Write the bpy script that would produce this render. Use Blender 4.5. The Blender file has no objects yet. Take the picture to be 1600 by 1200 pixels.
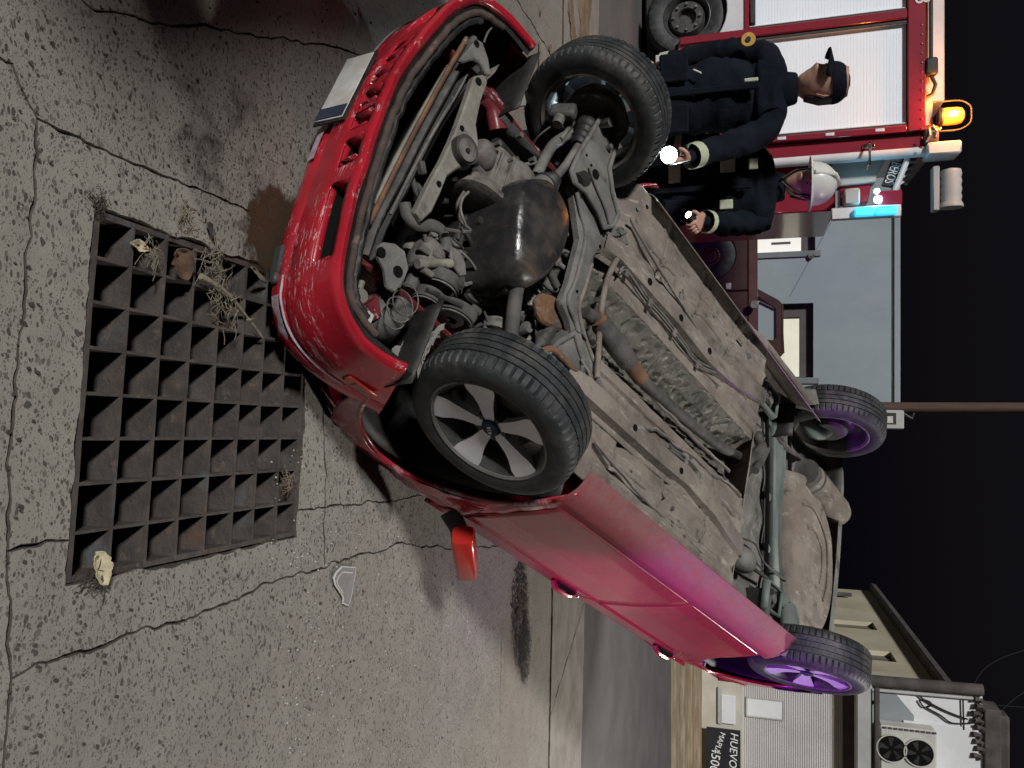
import bpy, bmesh, math, random
from mathutils import Vector, Matrix, noise
random.seed(7)
S = bpy.context.scene
COL = S.collection
# ------------------------------------------------------------------ camera
H = 1.42                       # lens height above the pavement
FPX, HOR = 1250.0, 1180.0      # focal length and horizon in photograph pixels (the phone was held sideways)
PIT = math.atan((HOR - 800) / FPX)
RIGHT = Vector((1, 0, 0)); FWD = Vector((0, math.cos(PIT), -math.sin(PIT))); UP = Vector((0, math.sin(PIT), math.cos(PIT)))
CAM = Vector((0, 0, H))
cd = bpy.data.cameras.new('camera'); cam = bpy.data.objects.new('camera', cd); COL.objects.link(cam)
cd.sensor_fit = 'HORIZONTAL'; cd.sensor_width = 36.0; cd.lens = 36.0 * FPX / 1600.0
cd.clip_start = 0.05; cd.clip_end = 800
mw = Matrix.Identity(4)
for i in range(3):
    mw[i][0] = UP[i]; mw[i][1] = -RIGHT[i]; mw[i][2] = -FWD[i]; mw[i][3] = CAM[i]
cam.matrix_world = mw
S.camera = cam
# ------------------------------------------------------------------ night sky, one key light, exposure
w = bpy.data.worlds.new('World'); S.world = w; w.use_nodes = True
wn = w.node_tree; bg = wn.nodes['Background']
sky = wn.nodes.new('ShaderNodeTexSky'); sky.sky_type = 'NISHITA'; sky.sun_disc = False
sky.sun_elevation = math.radians(-3); sky.sun_rotation = math.radians(200)
night = wn.nodes.new('ShaderNodeMix'); night.data_type = 'RGBA'; night.blend_type = 'ADD'; night.inputs[0].default_value = 1.0
wn.links.new(sky.outputs[0], night.inputs[6]); night.inputs[7].default_value = (.032, .040, .075, 1)      # even glow of the town
wn.links.new(night.outputs[2], bg.inputs[0]); bg.inputs[1].default_value = 0.05
SUN_DIR = Vector((0.48, 0.72, -0.56)).normalized()
sd = bpy.data.lights.new('sun', 'SUN'); sd.energy = 3.1; sd.angle = math.radians(6); sd.color = (1.0, 0.985, 0.96)
so = bpy.data.objects.new('sun', sd); COL.objects.link(so)
so.rotation_euler = SUN_DIR.to_track_quat('-Z', 'Y').to_euler(); so.location = (-4, -4, 8)
S.view_settings.view_transform = 'Standard'; S.view_settings.look = 'None'
S.view_settings.exposure = 0.0; S.view_settings.gamma = 1.0; S.view_settings.use_curve_mapping = False
S.render.engine = 'CYCLES'
S.cycles.max_bounces = 6; S.cycles.diffuse_bounces = 3; S.cycles.glossy_bounces = 3; S.cycles.transmission_bounces = 4; S.cycles.caustics_reflective = False; S.cycles.caustics_refractive = False

# ------------------------------------------------------------------ photo pixel -> real place helpers
def ray(x, y): return FWD + RIGHT * ((y - 600) / FPX) + UP * ((x - 800) / FPX)
def G(x, y, z=0.0):                                  # point on the horizontal plane z
    d = ray(x, y); return CAM + d * ((z - H) / d.z)
def D(x, y, dist):                                   # point on the upright plane y = dist
    d = ray(x, y); return CAM + d * (dist / d.y)
# pose of the overturned car: X forward, Y to its left, Z to its roof, origin below the front axle
WR = 0.295
CR = Matrix(((-0.5199, -0.8453, 0.1228), (-0.7461, 0.5194, 0.4166), (-0.4160, 0.1249, -0.9008)))
q_ = CR.to_quaternion().normalized(); CR = q_.to_matrix()
CT = Vector((-0.4984, 2.8345, -0.7009)) + CAM - CR @ Vector((0, 0, WR))
CI = CR.transposed()
CO = CI @ (CAM - CT)
def K(x, y, z):                                      # point of the car on its plane z
    d = CI @ ray(x, y); return CO + d * ((z - CO.z) / d.z)

# ------------------------------------------------------------------ materials
MATS = {}
def ramp(nt, src, lo, hi):
    m = nt.nodes.new('ShaderNodeMapRange'); m.inputs[1].default_value = lo; m.inputs[2].default_value = hi
    m.interpolation_type = 'SMOOTHSTEP'
    nt.links.new(src, m.inputs[0]); return m.outputs[0]
def mixc(nt, fac, a, b):
    m = nt.nodes.new('ShaderNodeMix'); m.data_type = 'RGBA'
    for s, v in ((m.inputs[0], fac), (m.inputs[6], a), (m.inputs[7], b)):
        if isinstance(v, (int, float)): s.default_value = v
        elif isinstance(v, tuple): s.default_value = (*v[:3], 1)
        else: nt.links.new(v, s)
    return m.outputs[2]
def mixf(nt, fac, a, b):
    m = nt.nodes.new('ShaderNodeMix'); m.data_type = 'FLOAT'
    for s, v in ((m.inputs[0], fac), (m.inputs[2], a), (m.inputs[3], b)):
        if isinstance(v, (int, float)): s.default_value = v
        else: nt.links.new(v, s)
    return m.outputs[0]
def math_(nt, op, a, b=None, clamp=False):
    m = nt.nodes.new('ShaderNodeMath'); m.operation = op; m.use_clamp = clamp
    if op == 'MULTIPLY_ADD': m.inputs[2].default_value = 1 - b      # a*b + (1-b)
    for s, v in ((m.inputs[0], a), (m.inputs[1], b)):
        if v is None: continue
        if isinstance(v, (int, float)): s.default_value = v
        else: nt.links.new(v, s)
    return m.outputs[0]
def noise_(nt, co, scale, detail=5, rough=0.6, dist=0.0):
    n = nt.nodes.new('ShaderNodeTexNoise'); n.inputs['Scale'].default_value = scale; n.inputs['Detail'].default_value = detail
    n.inputs['Roughness'].default_value = rough; n.inputs['Distortion'].default_value = dist
    nt.links.new(co, n.inputs['Vector']); return n.outputs[0]
def coords(nt, sc=(1, 1, 1)):
    t = nt.nodes.new('ShaderNodeTexCoord'); m = nt.nodes.new('ShaderNodeMapping'); m.inputs['Scale'].default_value = sc
    nt.links.new(t.outputs['Object'], m.inputs[0]); return m.outputs[0]
def newmat(name):
    m = bpy.data.materials.new(name); m.use_nodes = True
    return m, m.node_tree, m.node_tree.nodes['Principled BSDF']
def M(name, c1, c2=None, scale=6.0, lo=0.35, hi=0.65, rough=0.6, rough2=None, metal=0.0, bump=0.0, bscale=60.0, spec=0.5,
      coat=0.0, layers=(), sc=(1, 1, 1), emit=None, estr=0.0):
    """two-tone procedural surface; layers = (colour, scale, lo, hi, stretch) spots of dirt, rust or wear"""
    m, nt, b = newmat(name)
    co = coords(nt, sc)
    col = c1
    n0 = noise_(nt, co, scale)
    f0 = ramp(nt, n0, lo, hi)
    if c2: col = mixc(nt, f0, c1, c2)
    r = rough
    if rough2 is not None: r = mixf(nt, f0, rough, rough2)
    for (lc, ls, l0, l1, st) in layers:
        cc = coords(nt, st); f = ramp(nt, noise_(nt, cc, ls, 8, 0.65, 0.3), l0, l1)
        col = mixc(nt, f, col, lc); r = mixf(nt, f, r, 0.85)
    if isinstance(col, tuple): b.inputs['Base Color'].default_value = (*col, 1)
    else: nt.links.new(col, b.inputs['Base Color'])
    if isinstance(r, (int, float)): b.inputs['Roughness'].default_value = r
    else: nt.links.new(r, b.inputs['Roughness'])
    b.inputs['Metallic'].default_value = metal
    b.inputs['Specular IOR Level'].default_value = spec
    b.inputs['Coat Weight'].default_value = coat; b.inputs['Coat Roughness'].default_value = 0.12
    if bump:
        bn = nt.nodes.new('ShaderNodeBump'); bn.inputs['Strength'].default_value = bump; bn.inputs['Distance'].default_value = 0.01
        nt.links.new(noise_(nt, co, bscale, 6, 0.7), bn.inputs['Height']); nt.links.new(bn.outputs[0], b.inputs['Normal'])
    if emit:
        b.inputs['Emission Color'].default_value = (*emit, 1); b.inputs['Emission Strength'].default_value = estr
    MATS[name] = m
    return m

def concrete(name, base, peb, dens, scale, warm):
    m, nt, b = newmat(name)
    co = coords(nt)
    # slight warp so that the stones are not all alike
    wv = nt.nodes.new('ShaderNodeTexNoise'); wv.inputs['Scale'].default_value = 9; nt.links.new(co, wv.inputs['Vector'])
    ad = nt.nodes.new('ShaderNodeVectorMath'); ad.operation = 'MULTIPLY_ADD'
    nt.links.new(wv.outputs[1], ad.inputs[0]); ad.inputs[1].default_value = (.06, .06, 0); nt.links.new(co, ad.inputs[2])
    big = noise_(nt, co, 1.6, 6, 0.6); mid = noise_(nt, co, 7.0, 6, 0.65); fine = noise_(nt, co, 260, 3, 0.6)
    col = mixc(nt, ramp(nt, big, .35, .68), base, warm)
    col = mixc(nt, math_(nt, 'MULTIPLY', ramp(nt, mid, .42, .62), .35), col, tuple(c * .62 for c in base))
    col = mixc(nt, math_(nt, 'MULTIPLY', ramp(nt, fine, .3, .7), .35), col, tuple(c * 1.45 for c in base))
    hts = None
    for k, (sc_, th, dk) in enumerate(((scale, .34, 1.0), (scale * 2.1, .33, .8), (scale * .5, .23, 1.1))):
        v = nt.nodes.new('ShaderNodeTexVoronoi'); v.inputs['Scale'].default_value = sc_; v.inputs['Randomness'].default_value = 1
        mp = nt.nodes.new('ShaderNodeMapping'); mp.inputs['Rotation'].default_value = (0, 0, .6 * k); mp.inputs['Scale'].default_value = (1, 1.5, 0)
        nt.links.new(ad.outputs[0], mp.inputs[0]); nt.links.new(mp.outputs[0], v.inputs['Vector'])
        sep = nt.nodes.new('ShaderNodeSeparateColor'); nt.links.new(v.outputs['Color'], sep.inputs[0])
        # only some cells hold a stone, and their sizes differ
        lim = math_(nt, 'MULTIPLY', math_(nt, 'MULTIPLY_ADD', sep.outputs[0], .72), th * 1.35)
        keep = math_(nt, 'GREATER_THAN', math_(nt, 'ADD', sep.outputs[1], math_(nt, 'MULTIPLY', mid, .5)), 1.22 - dens)
        inside = math_(nt, 'SUBTRACT', lim, v.outputs['Distance'])
        f = math_(nt, 'MULTIPLY', ramp(nt, inside, -.015, .06), keep)
        pc = mixc(nt, sep.outputs[2], tuple(c * .55 for c in peb), tuple(c * 1.8 for c in peb))
        col = mixc(nt, math_(nt, 'MULTIPLY', f, .85 * min(dk, 1)), col, pc)
        hts = f if hts is None else math_(nt, 'MAXIMUM', hts, f)
    nt.links.new(col, b.inputs['Base Color'])
    nt.links.new(mixf(nt, hts, .92, .62), b.inputs['Roughness']); b.inputs['Specular IOR Level'].default_value = .35
    hsum = math_(nt, 'ADD', math_(nt, 'MULTIPLY', hts, -.5), math_(nt, 'ADD', math_(nt, 'MULTIPLY', fine, .35), mid))
    bn = nt.nodes.new('ShaderNodeBump'); bn.inputs['Strength'].default_value = .5; bn.inputs['Distance'].default_value = .008
    nt.links.new(hsum, bn.inputs['Height']); nt.links.new(bn.outputs[0], b.inputs['Normal'])
    MATS[name] = m
    return m
concrete('aggregate', (.25, .238, .212), (.070, .062, .054), .93, 66, (.21, .194, .172))
concrete('aggregate2', (.262, .25, .22), (.078, .070, .060), .80, 60, (.225, .207, .182))
concrete('band', (.235, .22, .20), (.08, .07, .06), .45, 62, (.205, .18, .155))

def paint(name, col, dust_z=None, scratch=.62):
    m, nt, b = newmat(name)
    co = coords(nt)
    c = mixc(nt, ramp(nt, noise_(nt, co, 4, 5), .35, .7), col, tuple(v * .72 for v in col))
    cs = coords(nt, (3, 3, 16)); s1 = ramp(nt, noise_(nt, cs, 6.0, 9, .8), scratch, scratch + .02)
    s2 = ramp(nt, noise_(nt, coords(nt, (1, 1, 1)), 5.0, 4), .5, .62)
    s = math_(nt, 'MULTIPLY', s1, s2)
    c = mixc(nt, math_(nt, 'MULTIPLY', s, .9), c, (.58, .47, .49))
    r = mixf(nt, s, .24, .7)
    if dust_z:
        sp = nt.nodes.new('ShaderNodeSeparateXYZ'); nt.links.new(co, sp.inputs[0])
        g = math_(nt, 'SUBTRACT', 1.0, ramp(nt, sp.outputs[2], dust_z[0], dust_z[1]))
        n = ramp(nt, noise_(nt, co, 30, 8, .75), .25, .75)
        g = math_(nt, 'MULTIPLY', math_(nt, 'POWER', g, 1.4), math_(nt, 'ADD', .36, math_(nt, 'MULTIPLY', n, .5)), True)
        c = mixc(nt, g, c, (.155, .128, .125)); r = mixf(nt, g, r, .9)
    # thin road film and specks
    fl = math_(nt, 'MULTIPLY', ramp(nt, noise_(nt, co, 70, 6, .7), .52, .75), .07)
    c = mixc(nt, fl, c, (.3, .16, .15)); r = mixf(nt, fl, r, .8)
    nt.links.new(c, b.inputs['Base Color']); nt.links.new(r, b.inputs['Roughness'])
    if name == 'paint_sill':
        b.inputs['Coat Weight'].default_value = 0; nt.links.remove(b.inputs['Roughness'].links[0]); b.inputs['Roughness'].default_value = .8
    elif dust_z: nt.links.new(math_(nt, 'MULTIPLY', math_(nt, 'SUBTRACT', 1.0, g), .35), b.inputs['Coat Weight'])
    else:
        b.inputs['Coat Weight'].default_value = .35
    b.inputs['Coat Roughness'].default_value = .15
    bn = nt.nodes.new('ShaderNodeBump'); bn.inputs['Strength'].default_value = .12; bn.inputs['Distance'].default_value = .02
    nt.links.new(noise_(nt, co, 9, 3), bn.inputs['Height']); nt.links.new(bn.outputs[0], b.inputs['Normal'])
    MATS[name] = m
RED = (.34, .008, .03)
paint('paint_side', RED, (.20, .46), .68)
paint('paint_sill', RED, (.20, .46), .66)
paint('paint_bumper', (.42, .015, .03), None, .555)
paint('paint_fender', (.30, .02, .035), None, .47)
paint('paint_inner', (.17, .03, .038), None, .55)

M('under', (.135, .112, .094), (.255, .222, .193), 4, lo=.3, hi=.7, bump=.6, bscale=70, rough=.85, rough2=.7,
  layers=(((.055, .046, .038), 4, .54, .76, (1, 2.2, 1)), ((.12, .10, .088), 26, .56, .72, (1, 1, 1)), ((.33, .29, .26), 11, .55, .72, (1, 3, 1)), ((.07, .055, .045), 6, .6, .75, (2, 1, 1)), ((.20, .155, .135), 3, .55, .8, (1, 1, 1))))
M('under_grey', (.095, .093, .087), (.195, .188, .175), 7, lo=.3, hi=.7, bump=.5, bscale=80, rough=.7,
  layers=(((.05, .045, .04), 8, .55, .7, (1, 1, 1)), ((.24, .17, .12), 10, .62, .75, (1, 1, 1))))
M('under_dark', (.045, .042, .04), (.10, .095, .09), 10, bump=.4, bscale=80, rough=.7,
  layers=(((.17, .14, .11), 9, .6, .75, (1, 1, 1)),))
M('beam', (.10, .125, .12), (.15, .17, .16), 6, bump=.2, bscale=60, rough=.6, layers=(((.2, .16, .13), 8, .6, .78, (1, 1, 1)),))
M('pan', (.02, .02, .022), (.06, .055, .05), 5, rough=.18, rough2=.45, bump=.25, bscale=18,
  layers=(((.085, .05, .03), 4, .57, .72, (1, 3, 1)),))
M('alu', (.10, .094, .086), (.20, .19, .175), 12, metal=.1, rough=.6, bump=.25, bscale=90, layers=(((.10, .085, .07), 9, .52, .68, (1, 1, 1)),))
M('rust', (.20, .10, .055), (.10, .06, .04), 9, bump=.5, bscale=60, rough=.9, layers=(((.30, .26, .22), 12, .6, .7, (1, 1, 1)),))
M('shield', (.135, .13, .108), (.095, .092, .077), 5, metal=.2, rough=.6, bump=.6, bscale=30, layers=(((.36, .34, .30), 16, .60, .72, (1, 1, 1)), ))
M('black', (.012, .012, .013), (.028, .027, .026), 14, rough=.55, bump=.2, bscale=70)
M('plastic', (.03, .03, .032), (.07, .068, .065), 8, rough=.5, bump=.2, bscale=60, layers=(((.17, .155, .14), 10, .6, .75, (1, 1, 1)),))
M('liner', (.16, .155, .145), (.24, .23, .21), 9, rough=.85, bump=.45, bscale=50)
M('rubber_hose', (.07, .068, .065), (.13, .125, .118), 10, rough=.75, bump=.2)
M('plate_metal', (.27, .26, .225), (.16, .152, .13), 6, rough=.7, bump=.2, layers=(((.08, .075, .065), 7, .58, .7, (1, 1, 1)),))
M('joint_dirt', (.055, .047, .038), (.09, .078, .062), 30, rough=.95, bump=.5, bscale=150)
M('dark_glass', (.008, .009, .011), rough=.15)
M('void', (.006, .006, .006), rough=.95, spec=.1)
M('silver', (.78, .78, .81), (.68, .68, .71), 20, metal=.2, rough=.36, layers=(((.30, .28, .26), 26, .60, .75, (1, 1, 1)),))
M('rim_dark', (.05, .05, .052), (.09, .09, .09), 12, metal=.3, rough=.42, layers=(((.13, .12, .11), 9, .6, .75, (1, 1, 1)),))
M('white_part', (.55, .55, .53), (.42, .41, .38), 10, rough=.6)
M('amber', (.45, .06, .03), (.40, .05, .03), 10, rough=.25)
M('chrome', (.7, .7, .7), rough=.12, metal=1.0)
M('mirror_red', (.46, .025, .018), (.40, .02, .015), 4, rough=.32, coat=.5)
M('iron', (.055, .048, .045), (.09, .075, .066), 12, rough=.75, bump=.5, bscale=60, metal=.2,
  layers=(((.13, .075, .055), 4, .57, .75, (1, 1, 1)), ((.10, .115, .13), 7, .55, .72, (1, 1, 1)), ((.13, .10, .08), 30, .55, .70, (1, 1, 1))))
M('soil', (.05, .042, .033), (.085, .07, .055), 20, rough=.95, bump=.6, bscale=120)
M('asphalt', (.085, .08, .082), (.11, .105, .105), 1.5, rough=.9, bump=.5, bscale=180, layers=(((.14, .13, .12), 200, .58, .7, (1, 1, 1)),))
M('kerb', (.25, .235, .215), (.19, .172, .152), 4, rough=.9, bump=.4, bscale=70, layers=(((.12, .095, .07), 3, .58, .75, (1, 6, 1)),))
M('stone_step', (.33, .27, .18), (.22, .17, .11), 3, rough=.9, bump=.5, bscale=25, sc=(.5, 1, 4), layers=(((.12, .09, .06), 2, .58, .72, (.6, 1, 6)),))
M('mud', (.21, .15, .09), (.13, .09, .055), 6, rough=.9, bump=.6, bscale=40)
M('truck_red', (.24, .012, .03), (.21, .010, .026), 3, rough=.3, coat=.5)
M('truck_white', (.66, .66, .68), (.58, .58, .6), 4, rough=.4)
M('shutter', (.90, .94, 1.0), (.86, .90, .98), .8, rough=.45)
M('grey_panel', (.42, .42, .41), (.35, .35, .34), 2, rough=.6)
M('pickup', (.032, .014, .012), (.048, .022, .017), 3, rough=.4, bump=.15, bscale=30, layers=(((.05, .032, .025), 5, .6, .75, (1, 1, 1)),))
M('pickup_rim', (.16, .045, .045), (.10, .03, .03), 8, rough=.5)
M('pickup_band', (.075, .025, .018), (.05, .018, .014), 3, rough=.5)
M('green_wall', (.24, .285, .315), (.275, .32, .35), .6, rough=.9, bump=.2, bscale=40, layers=(((.17, .19, .2), 1.2, .55, .8, (1, 1, .3)),))
M('frame_grey', (.16, .175, .19), (.13, .145, .16), 3, rough=.7)
M('dark_frame', (.065, .055, .06), (.09, .075, .08), 3, rough=.7)
M('lit_curtain', (.8, .8, .74), (.74, .74, .68), 2, rough=.8, emit=(1.0, .98, .88), estr=.32)
M('lit_panel', (.75, .73, .62), (.68, .66, .55), 2, rough=.8, emit=(1.0, .95, .78), estr=.22)
M('yellow_wall', (.52, .48, .36), (.43, .39, .28), .7, rough=.9, bump=.2, bscale=30, layers=(((.36, .26, .2), .5, .55, .75, (1, 1, 1)), ((.14, .12, .1), .8, .66, .8, (1, 1, 1))))
M('white_wall', (.72, .73, .75), (.63, .64, .66), .8, rough=.85, bump=.15, bscale=30, layers=(((.36, .36, .38), 1.5, .6, .75, (1, 1, 1)),))
M('grey_paint', (.25, .28, .29), (.22, .25, .26), 1, rough=.85)
M('plaster', (.56, .53, .46), (.47, .44, .37), 1.5, rough=.9, bump=.3, bscale=30)
M('rolling', (.55, .53, .52), (.48, .465, .46), 1, rough=.55, metal=.1)
M('roof_dark', (.05, .045, .042), (.09, .08, .075), 3, rough=.85, bump=.4)
M('ac_white', (.52, .52, .48), (.45, .45, .41), 3, rough=.6)
M('wood_pole', (.085, .05, .036), (.055, .034, .025), 4, rough=.85, bump=.4, sc=(6, 6, .4))
M('navy', (.005, .007, .012), (.009, .012, .019), 6, rough=.95, bump=.8, bscale=18, spec=.12)
M('navy_blue', (.016, .022, .05), (.022, .03, .065), 6, rough=.85, bump=.4, bscale=25)
M('reflective', (.50, .53, .40), (.40, .43, .30), 60, rough=.45)
M('patch_yellow', (.60, .36, .06), (.5, .28, .05), 40, rough=.6)
M('skin', (.42, .25, .19), (.38, .21, .16), 20, rough=.5)
M('hair', (.015, .012, .011), rough=.7)
M('helmet', (.62, .62, .58), (.55, .55, .52), 5, rough=.35)
M('leaf_dry', (.13, .072, .042), (.075, .045, .03), 40, rough=.85, bump=.4)
M('leaf_pale', (.55, .49, .33), (.42, .36, .24), 14, rough=.8, bump=.4)
M('straw', (.23, .205, .15), (.14, .12, .085), 20, rough=.85)
M('twig', (.22, .17, .12), (.14, .10, .075), 20, rough=.9)
M('board_black', (.012, .012, .018), (.02, .02, .026), 3, rough=.6)
M('chalk', (.75, .75, .73), rough=.8)
M('wire', (.01, .01, .01), rough=.7)
M('oil', (.010, .009, .010), (.02, .018, .018), 20, rough=.35, bump=.5, bscale=90)
M('flash_lens', (.9, .95, 1), emit=(.85, .97, 1.0), estr=60)
M('amber_lens', (1, .4, .05), rough=.3, emit=(1.0, .13, .01), estr=2.6)
M('amber_core', (1, .8, .4), rough=.3, emit=(1.0, .55, .12), estr=7)
M('blue_lens', (.1, .6, .9), rough=.3, emit=(.05, .62, .95), estr=1.1)
M('blue_core', (.6, .9, 1), rough=.3, emit=(.45, .92, 1.0), estr=12)
M('red_box', (.22, .03, .03), (.17, .025, .025), 3, rough=.6)
def tyre_mat():
    m, nt, b = newmat('tyre'); co = coords(nt)
    c = mixc(nt, ramp(nt, noise_(nt, co, 16, 6), .35, .7), (.017, .019, .021), (.040, .043, .046))
    c = mixc(nt, math_(nt, 'MULTIPLY', ramp(nt, noise_(nt, co, 7, 8, .7), .48, .72), .8), c, (.10, .095, .086))
    nt.links.new(c, b.inputs['Base Color']); b.inputs['Roughness'].default_value = .62; b.inputs['Specular IOR Level'].default_value = .45
    bn = nt.nodes.new('ShaderNodeBump'); bn.inputs['Strength'].default_value = .3; bn.inputs['Distance'].default_value = .004
    nt.links.new(noise_(nt, co, 120, 5), bn.inputs['Height']); nt.links.new(bn.outputs[0], b.inputs['Normal']); MATS['tyre'] = m
tyre_mat()
def glass_mat():
    m, nt, b = newmat('glass'); b.inputs['Base Color'].default_value = (.55, .62, .64, 1); b.inputs['Roughness'].default_value = .06
    b.inputs['Transmission Weight'].default_value = .9; b.inputs['IOR'].default_value = 1.3; MATS['glass'] = m
    m, nt, b = newmat('clear_plastic'); b.inputs['Base Color'].default_value = (.85, .86, .86, 1); b.inputs['Roughness'].default_value = .25
    b.inputs['Transmission Weight'].default_value = .75; b.inputs['IOR'].default_value = 1.4; MATS['clear_plastic'] = m
    m, nt, b = newmat('cab_glass'); b.inputs['Base Color'].default_value = (.27, .32, .34, 1); b.inputs['Roughness'].default_value = .1
    b.inputs['Specular IOR Level'].default_value = .8; MATS['cab_glass'] = m
glass_mat()

# ------------------------------------------------------------------ mesh helpers
def V(*a): return Vector(a)
class MB:
    def __init__(s): s.v = []; s.f = []
    def add(s, verts, faces):
        o = len(s.v); s.v += [tuple(p) for p in verts]; s.f += [tuple(i + o for i in f) for f in faces]; return s
    def box(s, c, size, rot=None):
        x, y, z = (q / 2 for q in size); c = Vector(c)
        ps = [Vector((sx * x, sy * y, sz * z)) for sz in (-1, 1) for sy in (-1, 1) for sx in (-1, 1)]
        if rot is not None: ps = [rot @ p for p in ps]
        return s.add([p + c for p in ps], [(0, 2, 3, 1), (4, 5, 7, 6), (0, 1, 5, 4), (2, 6, 7, 3), (0, 4, 6, 2), (1, 3, 7, 5)])
    def rings(s, rings, closed=True, caps=True):
        n = len(rings[0]); vs = [p for r in rings for p in r]; fs = []
        for i in range(len(rings) - 1):
            for j in range(n if closed else n - 1):
                a = i * n + j; b = i * n + (j + 1) % n
                fs.append((a, b, b + n, a + n))
        if caps and closed:
            fs.append(tuple(range(n - 1, -1, -1))); fs.append(tuple((len(rings) - 1) * n + j for j in range(n)))
        return s.add(vs, fs)
    def tube(s, path, r, n=10, caps=True, flat=1.0):
        path = [Vector(p) for p in path]
        rad = r if isinstance(r, (list, tuple)) else [r] * len(path)
        t0 = (path[1] - path[0]).normalized()
        ref = Vector((0, 0, 1)) if abs(t0.z) < .9 else Vector((1, 0, 0))
        nn = (ref - t0 * ref.dot(t0)).normalized(); rg = []
        for i, p in enumerate(path):
            a = path[max(i - 1, 0)]; b = path[min(i + 1, len(path) - 1)]
            t = (b - a).normalized()
            nn = (nn - t * nn.dot(t)); nn = nn.normalized() if nn.length > 1e-6 else ref
            bb = t.cross(nn)
            rg.append([p + (nn * math.cos(2 * math.pi * k / n) * flat + bb * math.sin(2 * math.pi * k / n)) * rad[i] for k in range(n)])
        return s.rings(rg, True, caps)
    def lathe(s, prof, n=48, c=(0, 0, 0), ax=1, close=False, mod=None):
        """profile of (radius, along) turned about axis ax"""
        c = Vector(c); rg = []
        for k in range(n):
            a = 2 * math.pi * k / n; r_ = []
            for i, (r, h) in enumerate(prof):
                if mod: r = mod(i, k, r)
                p = [0, 0, 0]; p[ax] = h; p[(ax + 1) % 3] = r * math.cos(a); p[(ax + 2) % 3] = r * math.sin(a)
                r_.append(c + Vector(p))
            rg.append(r_)
        m = len(prof); vs = [p for r in rg for p in r]; fs = []
        for k in range(n):
            for j in range(m if close else m - 1):
                a = k * m + j; b = k * m + (j + 1) % m; k2 = (k + 1) % n
                fs.append((a, k2 * m + j, k2 * m + (j + 1) % m, b))
        return s.add(vs, fs)
    def prism(s, poly, off):
        """flat outline (3-D points) pushed along off"""
        n = len(poly); off = Vector(off); a = [Vector(p) for p in poly]; b = [p + off for p in a]
        return s.add(a + b, [tuple(range(n - 1, -1, -1)), tuple(range(n, 2 * n))] + [(i, (i + 1) % n, n + (i + 1) % n, n + i) for i in range(n)])
    def grid(s, fn, us, vs, skip=None):
        nu, nv = len(us), len(vs)
        pts = [fn(u, v) for u in us for v in vs]; fs = []
        for i in range(nu - 1):
            for j in range(nv - 1):
                if skip and skip(.5 * (us[i] + us[i + 1]), .5 * (vs[j] + vs[j + 1])): continue
                fs.append((i * nv + j, i * nv + j + 1, (i + 1) * nv + j + 1, (i + 1) * nv + j))
        return s.add(pts, fs)
    def build(s, name, mat, parent=None, smooth=35, bevel=0, solid=0, origin=None, segs=1):
        me = bpy.data.meshes.new(name)
        vs = s.v
        if origin is not None: vs = [tuple(Vector(p) - Vector(origin)) for p in vs]
        me.from_pydata(vs, [], s.f); me.validate(); 
        bm = bmesh.new(); bm.from_mesh(me); bmesh.ops.recalc_face_normals(bm, faces=bm.faces); bm.to_mesh(me); bm.free()
        me.materials.append(MATS[mat] if isinstance(mat, str) else mat)
        if smooth:
            me.polygons.foreach_set('use_smooth', [True] * len(me.polygons)); me.set_sharp_from_angle(angle=math.radians(smooth))
        o = bpy.data.objects.new(name, me); COL.objects.link(o)
        if origin is not None: o.location = origin
        if parent is not None: o.parent = parent
        if solid:
            m = o.modifiers.new('thick', 'SOLIDIFY'); m.thickness = solid; m.offset = 0
        if bevel:
            m = o.modifiers.new('edge', 'BEVEL'); m.width = bevel; m.segments = segs; m.limit_method = 'ANGLE'; m.angle_limit = math.radians(40)
        return o
def frange(a, b, n): return [a + (b - a) * i / (n - 1) for i in range(n)]
def smoothpath(pts, k=5):
    pts = [Vector(p) for p in pts]; out = []
    for i in range(len(pts) - 1):
        p0 = pts[max(i - 1, 0)]; p1 = pts[i]; p2 = pts[i + 1]; p3 = pts[min(i + 2, len(pts) - 1)]
        for j in range(k):
            t = j / k
            out.append(.5 * ((2 * p1) + (p2 - p0) * t + (2 * p0 - 5 * p1 + 4 * p2 - p3) * t * t + (-p0 + 3 * p1 - 3 * p2 + p3) * t ** 3))
    return out + [pts[-1]]
def empty(name, loc=(0, 0, 0), rot=None, parent=None):
    o = bpy.data.objects.new(name, None); COL.objects.link(o); o.location = loc; o.empty_display_size = .1
    if rot is not None: o.rotation_euler = rot
    if parent is not None: o.parent = parent
    return o
def tag(o, label=None, cat=None, group=None, kind=None):
    if label: o['label'] = label
    if cat: o['category'] = cat
    if group: o['group'] = group
    if kind: o['kind'] = kind
    return o
def nz(x, y, z, s, seed=0): return noise.noise(Vector((x * s + seed * 17.3, y * s, z * s)))
def text_mesh(name, s, size, mat, parent=None, ext=.004, shear=0, space=1.0):
    cu = bpy.data.curves.new(name + '_c', 'FONT'); cu.body = s; cu.size = size; cu.extrude = ext; cu.shear = shear
    cu.space_character = space; cu.resolution_u = 3
    tmp = bpy.data.objects.new('tmp', cu); COL.objects.link(tmp)
    dg = bpy.context.evaluated_depsgraph_get(); me = bpy.data.meshes.new_from_object(tmp.evaluated_get(dg))
    bpy.data.objects.remove(tmp); me.name = name; me.materials.clear(); me.materials.append(MATS[mat])
    o = bpy.data.objects.new(name, me); COL.objects.link(o)
    if parent is not None: o.parent = parent
    return o
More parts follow.
